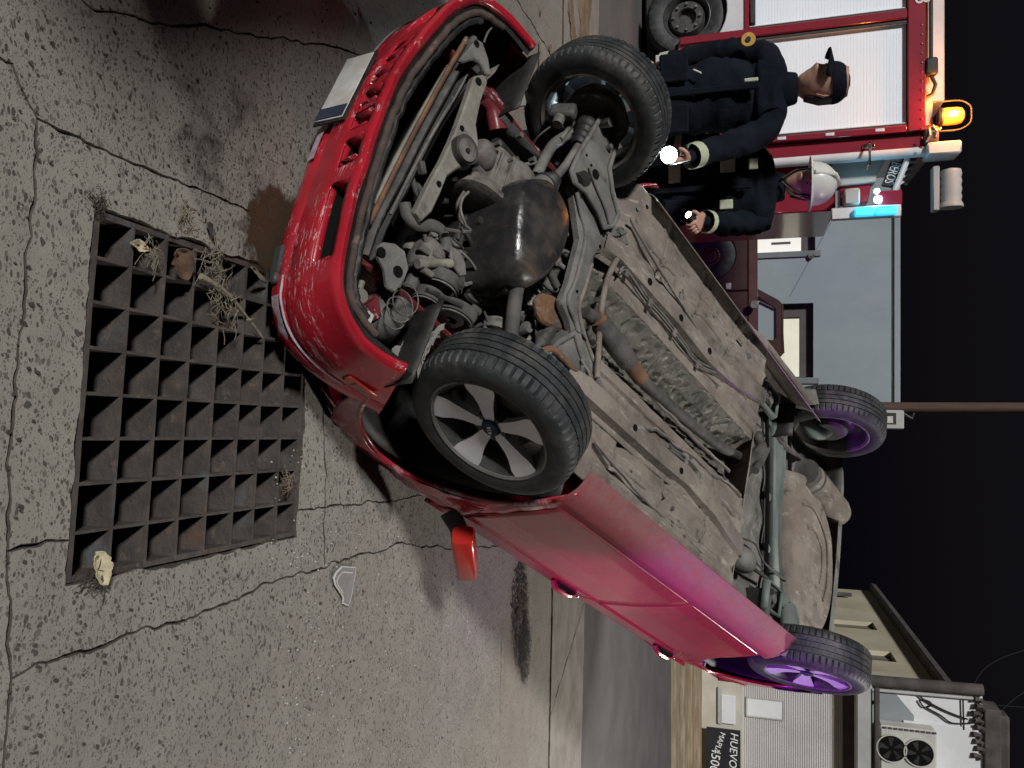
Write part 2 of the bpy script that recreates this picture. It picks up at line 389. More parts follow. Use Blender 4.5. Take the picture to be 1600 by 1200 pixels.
def light(name, kind, loc, energy, color, parent=None, size=.05, rot=None, spot=None, blend=.4):
    l = bpy.data.lights.new(name, kind); l.energy = energy; l.color = color
    if kind in ('POINT', 'SPOT'): l.shadow_soft_size = size
    if kind == 'AREA': l.size = size
    if spot: l.spot_size = spot; l.spot_blend = blend
    o = bpy.data.objects.new(name, l); COL.objects.link(o); o.location = loc
    if rot is not None: o.rotation_euler = rot
    if parent is not None: o.parent = parent
    return o
# ================================================================== ground
gBL = V(-.396, 1.451, 0); gBR = V(.434, 1.369, 0); gTR = V(.493, 2.273, 0); gTL = gBL + gTR - gBR
def p2(v): return V(v[0], v[1], 0)
def Gp(*l): return [p2(G(x, y)) for x, y in l]
def wob(a, b, amp=.016):
    a, b = p2(a), p2(b); L = (b - a).length; n = max(1, min(160, int(L / .014))); out = []
    if a.x < -3 and b.x < -3 or a.x > 4 and b.x > 4 or a.y < 0 and b.y < 0: return [a]
    d = (b - a).normalized(); pr = V(-d.y, d.x, 0)
    if (pr.x + pr.y * .01) < 0: pr = -pr
    for i in range(n):
        t = i / n; p = a + (b - a) * t; e = min(1, t * 6, (1 - t) * 6)
        o = nz(p.x, p.y, 0, 5) * amp + nz(p.x, p.y, 3, 19) * amp * .6 + nz(p.x, p.y, 6, 70) * amp * .28
        out.append(p + pr * o * e)
    return out
def slab(name, nodes, mat, parent, gap=.0013, z=0.0, thick=.05, straight=()):
    """one paving slab with ragged edges; gap is the half width of the joint"""
    pts = []
    for i, a in enumerate(nodes):
        b = nodes[(i + 1) % len(nodes)]
        pts += [p2(a)] if i in straight else wob(a, b)
    n = len(pts); area = sum(pts[i].x * pts[(i + 1) % n].y - pts[(i + 1) % n].x * pts[i].y for i in range(n))
    if area < 0: pts.reverse()
    top, ins = [], []
    for i in range(n):
        a, b, c = pts[i - 1], pts[i], pts[(i + 1) % n]
        d1 = (b - a).normalized(); d2 = (c - b).normalized(); t = (d1 + d2)
        t = t.normalized() if t.length > 1e-4 else d1
        nrm = V(-t.y, t.x, 0)
        g = gap * max(.12, .8 + 1.9 * nz(b.x, b.y, 7, 9) + 1.2 * nz(b.x, b.y, 2, 45))
        top.append(b + nrm * g)
        ins.append(b + nrm * (g + .0025))
    tz = V(0, 0, z); mb = MB()
    vs = [p + tz for p in ins] + [p + tz - V(0, 0, .003) for p in top] + [p + tz - V(0, 0, thick) for p in top]
    fs = [tuple(range(n))]
    for i in range(n):
        j = (i + 1) % n
        fs.append((i, n + i, n + j, j)); fs.append((n + i, 2 * n + i, 2 * n + j, n + j))
    mb.add(vs, fs)
    o = mb.build(name, mat, parent, smooth=0); o.data.materials.append(MATS['joint_dirt'])
    for p in o.data.polygons:
        if len(p.vertices) == 4 and abs(p.normal.z) < .95: p.material_index = 1
    return o
KS, K0 = -.12, 7.07           # street kerb line y = K0 + KS x
def kl(x, y0, s=KS): return V(x, y0 + s * x, 0)
pav = MB()
ob = [V(-40, -8, -.014), V(40, -8, -.014), V(40, 7.0 - 4.8, -.014), V(-40, 7 + 4.8, -.014)]
hb = [p + V(0, 0, -.014) for p in (gBL, gBR, gTR, gTL)]
for i in range(4):
    j = (i + 1) % 4; pav.add([ob[i], ob[j], hb[j], hb[i]], [(0, 1, 2, 3)])
pavement = tag(pav.build('sidewalk', 'soil', smooth=0), kind='structure')
n1 = p2(G(58, 185)); n2 = p2(G(39, 400)); n3 = p2(G(25, 620)); n4 = p2(G(12, 862)); n5 = p2(G(18, 1060)); n6 = V(2.6, 1.02, 0)
n0 = p2(G(20, 100)); nA = p2(G(0, 90)); n7 = V(-.42, 2.46, 0); n8 = p2(G(505, 640)); n9 = p2(G(508, 793)); n10 = p2(G(508, 888))
J5 = Gp((150, 230), (240, 268), (330, 303), (440, 348)); J3a = Gp((200, 990), (330, 952), (470, 893)); J3b = Gp((560, 866), (640, 850), (700, 858))
J2 = Gp((600, 785), (670, 772)); B0 = 4.53; BS = -.05
n12 = kl(.95, B0, BS); n14 = kl(.62, B0, BS); n7t = kl(-.5, B0, BS); g1 = p2(G(108, 850)); g2 = p2(G(464, 797))
g1 = gBL.lerp(gBR, .885); g2 = gTL.lerp(gTR, .90)
r1 = V(-.84, 1.2, 0); r2 = V(-.84, 1.45, 0); r3 = V(-1.17, 2.45, 0); r4 = kl(-1.75, B0, BS)
def sl(nodes, mat='aggregate', **k): return slab('paving_slab', nodes, mat, pavement, **k)
sl([V(40, -8, 0), V(40, .85, 0), n6, n5, n4, n3, n2, n1, n0, nA, V(-.75, .6, 0), V(-.8, -8, 0)], 'aggregate2')
sl([V(-.8, -8, 0), V(-.75, .6, 0), nA, n0, n1] + J5 + [n7, n7t, r4, r3, r2, r1, V(-.9, .9, 0), V(-1.1, -8, 0)])
sl([V(-1.1, -8, 0), V(-.9, .9, 0), r1, r2, r3, r4, kl(-40, B0, BS), V(-40, -8, 0)], 'aggregate2')
sl([n1, n2, n3, n4, g1, gBL, gTL, g2, n9, n8, n7] + J5[::-1], 'aggregate2', gap=.0018)
sl([n4, n5] + J3a + [n10, n9, g2, gTR, gBR, g1])
sl([n7, n8, n9] + J2 + [n14, n7t])
sl([n9, n10] + J3b + [n12, n14] + J2[::-1])
sl([n5, n6, V(40, .85, 0), kl(40, B0, BS), n12] + J3b[::-1] + [n10] + J3a[::-1])
# smoother cast band and the kerb row, cut into lengths
B1 = 5.80
def xs_split(l): return list(zip(l[:-1], l[1:]))
for a, b in xs_split([-40, -6.2, -2.4, .2, 2.9, 6.4, 40]):
    slab('cast_band', [kl(a, B0 + .004, BS), kl(b, B0 + .004, BS), kl(b, B1, -.08), kl(a, B1, -.08)], 'band', pavement, gap=.004, z=-.004)
skew = .35
for a, b in xs_split([-40, -7, -3.6, -.9, 2.05, 5.4, 40]):
    slab('kerb_stone', [kl(a + skew, B1 + .006, -.08), kl(b + skew, B1 + .006, -.08), kl(b - skew * .5, K0), kl(a - skew * .5, K0)], 'kerb', pavement, gap=.005, z=.004, thick=.10)
rd = MB(); rd.add([kl(-300, K0 + .03) + V(0, 0, -.06), kl(300, K0 + .03) + V(0, 0, -.06), V(300, 420, -.06), V(-300, 420, -.06)], [(0, 1, 2, 3)])
road = tag(rd.build('road', 'asphalt', smooth=0), kind='structure')
gd = MB(); gd.add([V(-400, -300, -.9), V(400, -300, -.9), V(400, 500, -.9), V(-400, 500, -.9)], [(0, 1, 2, 3)])
tag(gd.build('ground', 'soil', smooth=0), kind='structure')
# far side of the street: a raised pavement on the left, stone steps before the shops on the right
fp = MB(); fp.box((-19.0, 20.2, -.02), (44, 9.4, .30)); far = tag(fp.build('far_pavement', 'kerb', smooth=0, bevel=.03), kind='structure')
steps = tag(empty('shop_steps', (9, 15.6, 0)), kind='structure')
for k, (y0, y1, z1) in enumerate(((14.9, 15.9, .03), (15.9, 16.7, .10), (16.7, 17.3, .19), (17.3, 18.2, .30))):
    mb = MB(); mb.grid(lambda x, t, y0=y0, y1=y1, z1=z1: V(x, y0 + (0, .0, .03, 1)[int(t)] * (y1 - y0), (-.1, z1 - .02, z1, z1 + .004)[int(t)] + nz(x, t, k, 1.3) * .012),
                       frange(3.2, 16, 60), [0, 1, 2, 3])
    o = mb.build('stone_step', 'stone_step', steps, smooth=0); o.location = -Vector(steps.location)
# rough dirt and silt lying along the street gutter on the left
md = MB(); md.grid(lambda x, y: V(x, y + KS * x, .006 + max(0, nz(x, y, 1, 3) + .12) * .05), frange(-5.2, -.9, 90), frange(5.0, 7.0, 50),
                   skip=lambda x, y: nz(x, y, 1, 3) < -.12 or nz(x, y, 9, .9) < -.05)
tag(md.build('gutter_silt', 'mud', smooth=80), 'strip of brown silt along the kerb behind the overturned car', 'silt', kind='stuff')
# brown soaked patch and dark oil on the slabs (thin real films)
def blot(name, c, rx, ry, mat, z, seed, label, cat, ang=0, n=90, rag=.35):
    mb = MB(); pts = []
    for k in range(n):
        a = 2 * math.pi * k / n; r = 1 + rag * nz(math.cos(a), math.sin(a), seed, 1.3) + rag * .5 * nz(math.cos(a), math.sin(a), seed, 5)
        x, y = rx * r * math.cos(a), ry * r * math.sin(a)
        pts.append(V(c[0] + x * math.cos(ang) - y * math.sin(ang), c[1] + x * math.sin(ang) + y * math.cos(ang), z))
    mb.add([V(c[0], c[1], z)] + pts, [(0, 1 + k, 1 + (k + 1) % n) for k in range(n)])
    o = mb.build(name, mat, smooth=0, origin=(c[0], c[1], 0)); return tag(o, label, cat)
def stain_mat(name, col, lo, hi, sc):
    m, nt, b = newmat(name); co = coords(nt)
    sp = nt.nodes.new('ShaderNodeSeparateXYZ'); nt.links.new(co, sp.inputs[0])
    b.inputs['Base Color'].default_value = (*col, 1); b.inputs['Roughness'].default_value = .55
    g_ = nt.nodes.new('ShaderNodeTexCoord'); vl = nt.nodes.new('ShaderNodeVectorMath'); vl.operation = 'SUBTRACT'; nt.links.new(g_.outputs['Generated'], vl.inputs[0]); vl.inputs[1].default_value = (.5, .5, .5)
    vn = nt.nodes.new('ShaderNodeVectorMath'); vn.operation = 'LENGTH'; nt.links.new(vl.outputs[0], vn.inputs[0])
    f = ramp(nt, math_(nt, 'SUBTRACT', noise_(nt, co, sc, 8, .75), math_(nt, 'MULTIPLY', ramp(nt, vn.outputs['Value'], .2, .5), .35)), lo, hi)
    nt.links.new(f, b.inputs['Alpha']); MATS[name] = m
stain_mat('stain_oil', (.012, .010, .012), .43, .53, 52)
stain_mat('stain_brown', (.05, .034, .02), .20, .50, 16)
stain_mat('dark_blotch', (.05, .042, .036), .44, .80, 6)
c = G(805, 945); blot('oil_stain', (c.x + .05, c.y + .08), .55, .34, 'stain_oil', .006, 3, 'speckled dark oil stain on the pavement beside the red door', 'stain', ang=-.2)
c = G(812, 1000); blot('oil_trail', (c.x + .10, c.y + .12), .42, .22, 'stain_oil', .008, 5, 'thin end of the oil trail on the pavement, away from the car', 'stain', ang=-.1)
c = G(808, 955); blot('oil_puddle', (c.x, c.y), .022, .05, 'oil', .010, 8, 'small solid black spot in the middle of the oil stain', 'puddle')
c = G(400, 355); blot('soaked_patch', (c.x + .02, c.y + .1), .17, .20, 'stain_brown', .004, 11, 'brown soaked patch of soil between the bumper and the drain grate', 'stain')
c = G(250, 240); blot('dark_patch', (c.x - .1, c.y + .25), .3, .45, 'dark_blotch', .0045, 15, 'dark patch on the slabs left of the drain grate', 'stain')  # darker mottled area, fading out towards its rim
# ------------------------------------------------------------------ drain grate
grate = tag(empty('drain_grate', (gBL + gTR) / 2), 'rusty square iron drain grate of deep crossed bars set in the pavement', 'grate')
gx = (gBR - gBL); gy = (gTL - gBL); GC = (gBL + gTR) / 2
def gp(u, v, z=0): return gBL + gx * u + gy * v + V(0, 0, z) - GC
def gbar(u0, v0, u1, v1, w_, ztop, zbot, name):
    a, b = gp(u0, v0), gp(u1, v1); d = (b - a).normalized(); n = V(-d.y, d.x, 0) * w_ / 2
    mb = MB(); N = 14; rg = []
    for i in range(N + 1):
        p = a.lerp(b, i / N); o = V(0, 0, nz(p.x, p.y, u0 + v0, 6) * .0015); s = n * (1 + .25 * nz(p.x, p.y, 2, 9))
        rg.append([p + s + V(0, 0, zbot), p - s + V(0, 0, zbot), p - s + V(0, 0, ztop) + o, p + s + V(0, 0, ztop) + o])
    mb.rings(rg); return mb.build(name, 'iron', grate, smooth=0)
NB = 8
e = .010
for k in range(NB + 1):
    u = e + (1 - 2 * e) * k / NB + (random.uniform(-.004, .004) if 0 < k < NB else 0)
    gbar(u, 0.004, u + random.uniform(-.003, .003), .996, .014 if k in (0, NB) else .0075, -.006, -.16, 'grate_bar')
for k in range(NB + 1):
    v = e + (1 - 2 * e) * k / NB + (random.uniform(-.004, .004) if 0 < k < NB else 0)
    gbar(0.004, v, .996, v, .014 if k in (0, NB) else .0085, -.0035, -.158, 'cross_bar')
pit = MB(); pt = [p + V(0, 0, -.035) - GC for p in (gBL, gBR, gTR, gTL)]; pb = [p + V(0, 0, -.8) for p in pt]
pit.add(pt + pb, [(0, 1, 5, 4), (1, 2, 6, 5), (2, 3, 7, 6), (3, 0, 4, 7), (4, 5, 6, 7)]); pit.build('drain_pit', 'soil', grate, smooth=0)
# ================================================================== overturned red car (built in its own frame)
car = empty('overturned_car'); car.matrix_world = Matrix.Translation(CT) @ CR.to_4x4()
tag(car, 'overturned red car lying nose down with its underbody and wheels in the air', 'car')
YC = -.03
def CW(p): return CR @ Vector(p) + CT
def crush(mb):
    """nothing of the wreck reaches below the pavement: what would is flattened against it"""
    out = []
    for p in mb.v:
        q = CW(p)
        if q.z < .006: q.z = .006 + .002 * nz(q.x, q.y, 0, 9); p = CI @ (q - CT)
        out.append(tuple(p))
    mb.v = out; return mb
def part(mb, name, mat, smooth=35, bevel=0, solid=0, parent=None, segs=1):
    o = crush(mb).build(name, mat, parent or car, smooth, bevel, solid, segs=segs); return o
def kp(pts, z): return [K(x, y, z) for x, y in pts]
def lut(tab, x):
    if x <= tab[0][0]: return tab[0][1]
    for (a, va), (b, vb) in zip(tab, tab[1:]):
        if x <= b: t = (x - a) / (b - a); return va + (vb - va) * t
    return tab[-1][1]
# ---------------- body sides
HW = [(.2, .69), (.25, .722), (.28, .745), (.32, .765), (.37, .778), (.45, .790), (.65, .80), (.84, .798), (.87, .79), (1.05, .755)]
def half(x, z):
    w_ = lut(HW, z) + .011 * math.exp(-((z - .853) / .013) ** 2)
    if x > -.4: w_ -= .075 * ((x + .4) / 1.0) ** 2
    if x < -2.2: w_ -= .07 * ((-2.2 - x) / .8) ** 2
    return w_
FA = (-.05, .41, .385, .445); RA = (-2.52, .42, .36, .43)
def arch(x, A):
    t = (x - A[0]) / A[2]
    return A[1] + A[3] * math.sqrt(1 - t * t) if abs(t) < 1 else -9
TOPZ = [(-3.0, 1.02), (-2.3, 1.055), (-.5, 1.04), (-.2, .985), (.2, .93), (.6, .80)]
def ztop(x): return lut(TOPZ, x)
def side_panel(name, x0, x1, zlo, zhi, s, mat, nx=28, nzr=80, dent=0.0, solid=.006):
    """x0/x1 may bend with height; s=-1 right side, +1 left side"""
    mb = MB()
    def fn(u, v):
        zr = .3 + .75 * v
        x = x0(zr) + (x1(zr) - x0(zr)) * u
        a = zlo(x); b = zhi(x); z = a + (b - a) * v
        y = YC + s * (half(x, z) + dent * nz(x, z, 0, 6) + dent * .6 * nz(x, z, 4, 15))
        return V(x, y, z)
    mb.grid(fn, frange(0, 1, nx), frange(0, 1, nzr))
    return part(mb, name, mat, 28, solid=solid)
cst = lambda v: (lambda z: v)
seam = lambda z: -1.448 - .05 * max(0, z - .8)
SIL = .372
for s in (-1, 1):
    side_panel('fender', lambda z: .44 - .35 * (z - .3), cst(-.466), lambda x: max(arch(x, FA), .40 if x > 0 else .28), ztop, s, 'paint_fender', 40, 26, .010)
    side_panel('front_door', cst(-.474), lambda z: seam(z) + .004, cst(SIL), ztop, s, 'paint_side')
    side_panel('rear_door', lambda z: seam(z) - .004, lambda z: -2.30 - .09 * max(0, z - .75), lambda x: max(SIL, arch(x, RA) + .012), ztop, s, 'paint_side', 32)
    side_panel('rear_quarter', lambda z: -2.308 - .09 * max(0, z - .75), cst(-2.97), lambda x: max(arch(x, RA), .52), ztop, s, 'paint_side', 32)
    # rocker with its pinch weld
    mb = MB()
    def rk(u, v, s=s):
        x = -.425 + u * (-1.775); zz = (.370, .335, .30, .27, .25, .240, .222, .222)[int(v)]
        y = (half(x, .370), half(x, .335), half(x, .30), .735, .712, .69, .674, .670)[int(v)]
        e = nz(x, v, 3, 9) * .003 if v > 3 else 0
        return V(x, YC + s * y + e - ((.075 + .06 * u) if s > 0 else 0), zz + e)
    mb.grid(rk, frange(0, 1, 46), list(range(8))); part(mb, 'sill', 'paint_sill' if s < 0 else 'under', 50, solid=.004)
    # short piece of quarter panel ahead of the rear wheel, folded under
    mb = MB(); mb.grid(lambda u, v, s=s: V(-2.205 + .04 * u, YC + s * (half(-2.18, .3) - .10 * v), .27 + .09 * u - .03 * v), frange(0, 1, 5), frange(0, 1, 6)); part(mb, 'sill_end', 'under_grey', 50, solid=.004)
    # handles, moulding
    for hx in (-1.335, -2.27):
        pth = smoothpath([V(hx + .085, YC + s * .772, .985), V(hx + .05, YC + s * .80, .988), V(hx - .05, YC + s * .80, .988), V(hx - .085, YC + s * .772, .985)], 4)
        o = part(MB().tube(pth, .013, 8, flat=1.3), 'door_handle', 'paint_side')
        part(MB().tube([V(hx + .07, YC + s * .764, .985), V(hx - .07, YC + s * .764, .985)], .024, 10), 'handle_recess', 'void', parent=o)
        part(MB().lathe([(0, -.004), (.011, -.004), (.013, 0), (.011, .004), (0, .004)], 12, (hx - .105, YC + s * .784, .985), 1), 'lock_cylinder', 'chrome', parent=o)
    # glass, pillars
    def gpt(x, v, s=s, inset=0): return V(x, YC + s * (lut([(0, .752), (1, .585)], v) - inset), lut([(0, 1.05), (1, 1.40)], v))
    for (a0, a1, b0, b1) in ((-.52, -1.36, -.97, -1.36), (-1.44, -2.20, -1.44, -2.12)):
        mb = MB(); mb.grid(lambda u, v: gpt((a0 + (a1 - a0) * u) * (1 - v) + (b0 + (b1 - b0) * u) * v, v, inset=.012), frange(0, 1, 6), frange(0, 1, 5)); part(mb, 'side_window', 'cab_glass', 60, solid=.004)
    for nm, (a0, a1, b0, b1) in {'pillar_front': (-.42, -.53, -.90, -.98), 'pillar_middle': (-1.35, -1.45, -1.35, -1.45), 'pillar_rear': (-2.19, -2.62, -2.11, -2.40)}.items():
        mb = MB(); mb.grid(lambda u, v: gpt((a0 + (a1 - a0) * u) * (1 - v) + (b0 + (b1 - b0) * u) * v, v), frange(0, 1, 4), frange(0, 1, 5)); part(mb, nm, 'paint_side', 60, solid=.02)
    # wheel wells
    for A, nm in ((FA, 'wheel_well'), (RA, 'wheel_well')):
        mb = MB(); mb.grid(lambda a, y, A=A, s=s: V(A[0] + (A[2] + .004) * math.cos(a), YC + s * y, A[1] + (A[3] + .004) * math.sin(a) + .006 * nz(a, y, 1, 4)),
                           frange(-.15, math.pi + .15, 30), frange(.44, .755, 8)); part(mb, nm, 'black', 60, solid=.004)
        mb = MB(); mb.grid(lambda a, r, A=A, s=s: V(A[0] + A[2] * r * math.cos(a), YC + s * .44, A[1] + A[3] * r * math.sin(a)), frange(0, math.pi, 20), frange(.2, 1, 4)); part(mb, 'well_side', 'under_dark', 60, solid=.004)
        # rolled arch lip
        part(MB().tube([V(A[0] + A[2] * math.cos(a), YC + s * (half(A[0] + A[2] * math.cos(a), min(1, A[1] + A[3] * math.sin(a))) - .008), A[1] + A[3] * math.sin(a)) for a in frange(.05, math.pi - .05, 40)], .009, 8), 'arch_lip', 'paint_fender' if A is FA else 'paint_side', 60)
# roof, hood, screens
mb = MB(); mb.grid(lambda x, v: V(x, YC + .60 * v, 1.452 - .055 * abs(v) ** 3 - .03 * ((x + 1.6) / .75) ** 2 + .01 * nz(x, v, 1, 4)), frange(-.9, -2.42, 18), frange(-1, 1, 16)); part(mb, 'roof', 'paint_side', 60, solid=.006)
mb = MB(); mb.grid(lambda u, v: V(-.42 - .48 * u, YC + (.72 - .13 * u) * v, 1.02 + .40 * u - .03 * abs(v) ** 3), frange(0, 1, 8), frange(-1, 1, 12)); part(mb, 'windscreen', 'cab_glass', 60, solid=.004)
mb = MB(); mb.grid(lambda u, v: V(-2.42 - .42 * u, YC + (.59 + .1 * u) * v, 1.41 - .36 * u), frange(0, 1, 8), frange(-1, 1, 12)); part(mb, 'rear_screen', 'cab_glass', 60, solid=.004)
mb = MB(); mb.grid(lambda x, v: V(x, YC + (.74 - .06 * max(0, x)) * v, lut(TOPZ, x) + .015 - .035 * abs(v) ** 4 - (.12 * max(0, x - .55)) + .012 * nz(x, v, 2, 5)), frange(.70, -.42, 22), frange(-1, 1, 22)); part(mb, 'hood', 'paint_fender', 60, solid=.006)
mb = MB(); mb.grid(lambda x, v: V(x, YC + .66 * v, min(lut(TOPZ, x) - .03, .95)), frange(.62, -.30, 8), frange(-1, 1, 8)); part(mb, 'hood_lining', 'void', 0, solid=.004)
mb = MB(); mb.grid(lambda x, v: V(x, YC + .72 * v, 1.03), frange(-2.82, -2.99, 4), frange(-1, 1, 8)); part(mb, 'boot_lid', 'paint_side', 60, solid=.006)
mb = MB(); mb.grid(lambda v, z: V(-2.985 - .03 * (1 - v * v), YC + .73 * v, z), frange(-1, 1, 12), frange(.60, 1.03, 8)); part(mb, 'tail_panel', 'paint_side', 60, solid=.006)
# ---------------- rear bumper
rb = [V(-2.86, -.79, 0), V(-2.95, -.75, 0), V(-3.03, -.62, 0), V(-3.06, -.3, 0), V(-3.065, 0, 0), V(-3.05, .3, 0), V(-3.02, .56, 0), V(-2.94, .69, 0), V(-2.86, .735, 0)]
rb = smoothpath(rb, 4)
mb = MB(); mb.rings([[p + V(.05, 0, .40), p + V(0, 0, .40), p + V(-.012, 0, .5), p + V(-.01, 0, .60), p + V(.02, 0, .62)] for p in rb], closed=False, caps=False); part(mb, 'rear_bumper', 'under_grey', 60, solid=.006)
M('bare', (.46, .38, .42), (.34, .24, .28), 22, lo=.4, hi=.6, rough=.7, bump=.4)
M('rust_dark', (.05, .035, .03), (.09, .06, .05), 14, rough=.8, bump=.6, bscale=60, layers=(((.2, .12, .11), 16, .58, .7, (1, 1, 1)),))
# ---------------- front bumper cover
BP = smoothpath([V(.185, -.775, 0), V(.37, -.785, 0), V(.565, -.772, 0), V(.685, -.695, 0), V(.742, -.54, 0), V(.785, -.32, 0), V(.815, -.08, 0), V(.82, .1, 0), V(.795, .30, 0), V(.755, .50, 0), V(.675, .655, 0), V(.53, .725, 0), V(.37, .735, 0)], 12)
acc = [0]
for a, b in zip(BP, BP[1:]): acc.append(acc[-1] + (b - a).length)
NBP = len(BP)
def bnorm(i):
    d = (BP[min(i + 1, NBP - 1)] - BP[max(i - 1, 0)]).normalized(); return V(d.y, -d.x, 0)
def bpt(i, off, z): return BP[i] + bnorm(i) * off + V(0, 0, z)
PRO = [(-.036, .356), (-.022, .341), (-.010, .338), (-.001, .347), (.002, .366), (.004, .462), (.010, .480), (.012, .52), (.012, .565), (.000, .578), (.004, .588), (.012, .60), (.010, .645), (-.004, .672), (-.05, .690)]
OPEN0, OPEN1 = 4, 5          # rows between which the grille slots are cut
slots = []                   # (y from, y to)
for a, b in ((-.60, -.33), (-.28, -.17), (-.145, -.065), (-.04, .03), (.055, .12), (.145, .21), (.235, .29), (.36, .56)): slots.append((a, b))
def in_slot(y): return any(a < y < b for a, b in slots)
mb = MB(); sh = MB(); R_ = len(PRO)
vs = []
for i in range(NBP):
    bend = .010 * nz(BP[i].x, BP[i].y, 0, 2.2)
    for k, (o_, z) in enumerate(PRO):
        q = bpt(i, o_ + .004 * nz(BP[i].x, BP[i].y, z, 9) + bend, z + .006 * nz(BP[i].y, z, 1, 5))
        if q.y < -.5 and q.x < .56: q.x += .19 * (1 - (z - .34) / .34) * (.56 - q.x) / .375      # the cover ends on a slant before the wheel
        vs.append(q)
fs = []
for i in range(NBP - 1):
    ym = .5 * (BP[i].y + BP[i + 1].y)
    for k in range(R_ - 1):
        if k == OPEN0 and BP[i].x > .55 and in_slot(ym): continue
        fs.append((i * R_ + k, i * R_ + k + 1, (i + 1) * R_ + k + 1, (i + 1) * R_ + k))
mb.add(vs, fs); bumper = part(mb, 'front_bumper', 'paint_bumper', 40, solid=.005)
# shelves and ribs inside the slots
for (a, b) in slots:
    ids = [i for i in range(NBP) if a <= BP[i].y <= b and BP[i].x > .55]
    if len(ids) < 2: continue
    m2 = MB(); m2.rings([[bpt(i, .004, .464), bpt(i, -.012, .464), bpt(i, -.022, .462)] for i in ids], closed=False, caps=False)
    m2.rings([[bpt(ids[0], .004, .372), bpt(ids[0], .004, .45)], [bpt(ids[0], -.05, .385), bpt(ids[0], -.05, .45)]], closed=False, caps=False)
    m2.rings([[bpt(ids[-1], .004, .372), bpt(ids[-1], .004, .45)], [bpt(ids[-1], -.05, .385), bpt(ids[-1], -.05, .45)]], closed=False, caps=False)
    part(m2, 'grille_slot', 'paint_bumper', 40, solid=.003, parent=bumper)
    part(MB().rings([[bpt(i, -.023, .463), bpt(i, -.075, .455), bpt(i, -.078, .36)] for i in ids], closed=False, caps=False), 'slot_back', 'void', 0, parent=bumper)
m2 = MB(); m2.rings([[bpt(i, -.075, .385), bpt(i, -.075, .50)] for i in range(26, NBP - 20)], closed=False, caps=False); part(m2, 'absorber', 'under_dark', 60, solid=.01, parent=bumper)
m2 = MB(); m2.rings([[bpt(i, -.058, .366), bpt(i, -.030, .352), bpt(i, -.014, .37), bpt(i, -.014, .45) if not (BP[i].x > .55 and in_slot(BP[i].y)) else bpt(i, -.06, .45), bpt(i, -.012, .60), bpt(i, -.06, .68)] for i in range(9, NBP)], closed=False, caps=False); part(m2, 'bumper_back', 'black', 60, parent=bumper)
m2 = MB(); m2.tube([bpt(i, -.066 + .004 * nz(i, 0, 0, .4), .362 + .003 * nz(i, 3, 0, .5)) for i in range(20, NBP - 12)], .012, 8); part(m2, 'air_dam', 'rust_dark', 60, parent=bumper)
m2 = MB(); m2.tube([bpt(i, -.090 + .006 * nz(i, 0, 2, .4), .372 + .004 * nz(i, 3, 1, .5)) for i in range(24, NBP - 22)], .012, 6); part(m2, 'dam_fold', 'black', 60, parent=bumper)
# torn strip of trim, pale scuffed edge along the nose
m2 = MB(); m2.tube([bpt(i, .017 + .003 * nz(i, 0, 0, .3), .585 + .004 * nz(i, 1, 0, .2)) for i in range(14, 44)], .0045, 6); part(m2, 'trim_strip', 'bare', 60, parent=bumper)
for i0, i1 in ((24, 40), (66, 74), (96, 118)):
    m2 = MB(); m2.rings([[bpt(i, .0165, .60 + .004 * nz(i, 0, 0, .6)), bpt(i, .0175, .618 + .012 * nz(i, 2, 0, .5)), bpt(i, .0155, .636 + .014 * nz(i, 4, 0, .4))] for i in range(i0, i1)], closed=False, caps=False)
    part(m2, 'scraped_paint', 'bare', 40, parent=bumper)
# side marker, fog lamp remains, number plate
i = 13; d_ = (BP[i + 1] - BP[i]).normalized()
rot = Matrix((d_, bnorm(i), V(0, 0, 1))).transposed()
mk = part(MB().box(bpt(i, .020, .520), (.12, .012, .042), rot), 'side_marker', 'amber', bevel=.004, parent=bumper)
part(MB().box(bpt(i, .0265, .520), (.05, .003, .03), rot), 'marker_lens', 'paint_inner', parent=bumper)
i = 47; d_ = (BP[i + 1] - BP[i]).normalized(); rot = Matrix((d_, bnorm(i), V(0, 0, 1))).transposed()
part(MB().box(bpt(i, .018, .635), (.10, .016, .05), rot), 'lamp_glass', 'glass', bevel=.006, parent=bumper)
part(MB().box(bpt(i - 4, .018, .632), (.04, .02, .035), rot), 'lamp_socket', 'plastic', bevel=.006, parent=bumper)
i = 82; d_ = (BP[i + 1] - BP[i]).normalized()
rot = Matrix((d_, bnorm(i), V(0, 0, 1))).transposed() @ Matrix.Rotation(-.22, 3, 'X') @ Matrix.Rotation(.06, 3, 'Z')
npl = part(MB().box(bpt(i, .034, .555), (.30, .004, .12), rot), 'number_plate', 'white_part', bevel=.002)
part(MB().box(bpt(i, .036, .555) + rot @ V(-.12, .001, 0), (.05, .004, .117), rot), 'plate_band', 'navy_blue', parent=npl)
part(MB().box(bpt(i, .028, .555), (.32, .006, .135), rot), 'plate_frame', 'black', parent=npl)
# ---------------- front panel and crossmembers behind the cover
def strip(px, z, r, mat, name, n=8, flat=1.0, k=5, parent=None): return part(MB().tube(smoothpath(kp(px, z), k), r, n, flat=flat), name, mat, 50, parent=parent)
def plate(px, z, t, mat, name, bev=.004, parent=None, dz=None):
    pts = kp(px, z)
    if dz: pts = [p + V(0, 0, dz(p)) for p in pts]
    return part(MB().prism(pts, (0, 0, t)), name, mat, 30, bevel=bev, parent=parent)
def disc(px, z, r, mat, name, h=.004, parent=None, n=18, ax=2):
    p = K(*px, z); return part(MB().lathe([(0, -h), (r, -h), (r, h), (0, h)], n, p, ax), name, mat, 40, parent=parent)
def hole(px, z, r, parent, nm='hole'):
    return disc(px, z - .003, r, 'void', nm, .0015, parent)
rs = strip([(738, 62), (706, 122), (660, 205), (622, 280), (588, 345), (568, 402)], .42, .015, 'under_dark', 'radiator_support', 8, 1.6)
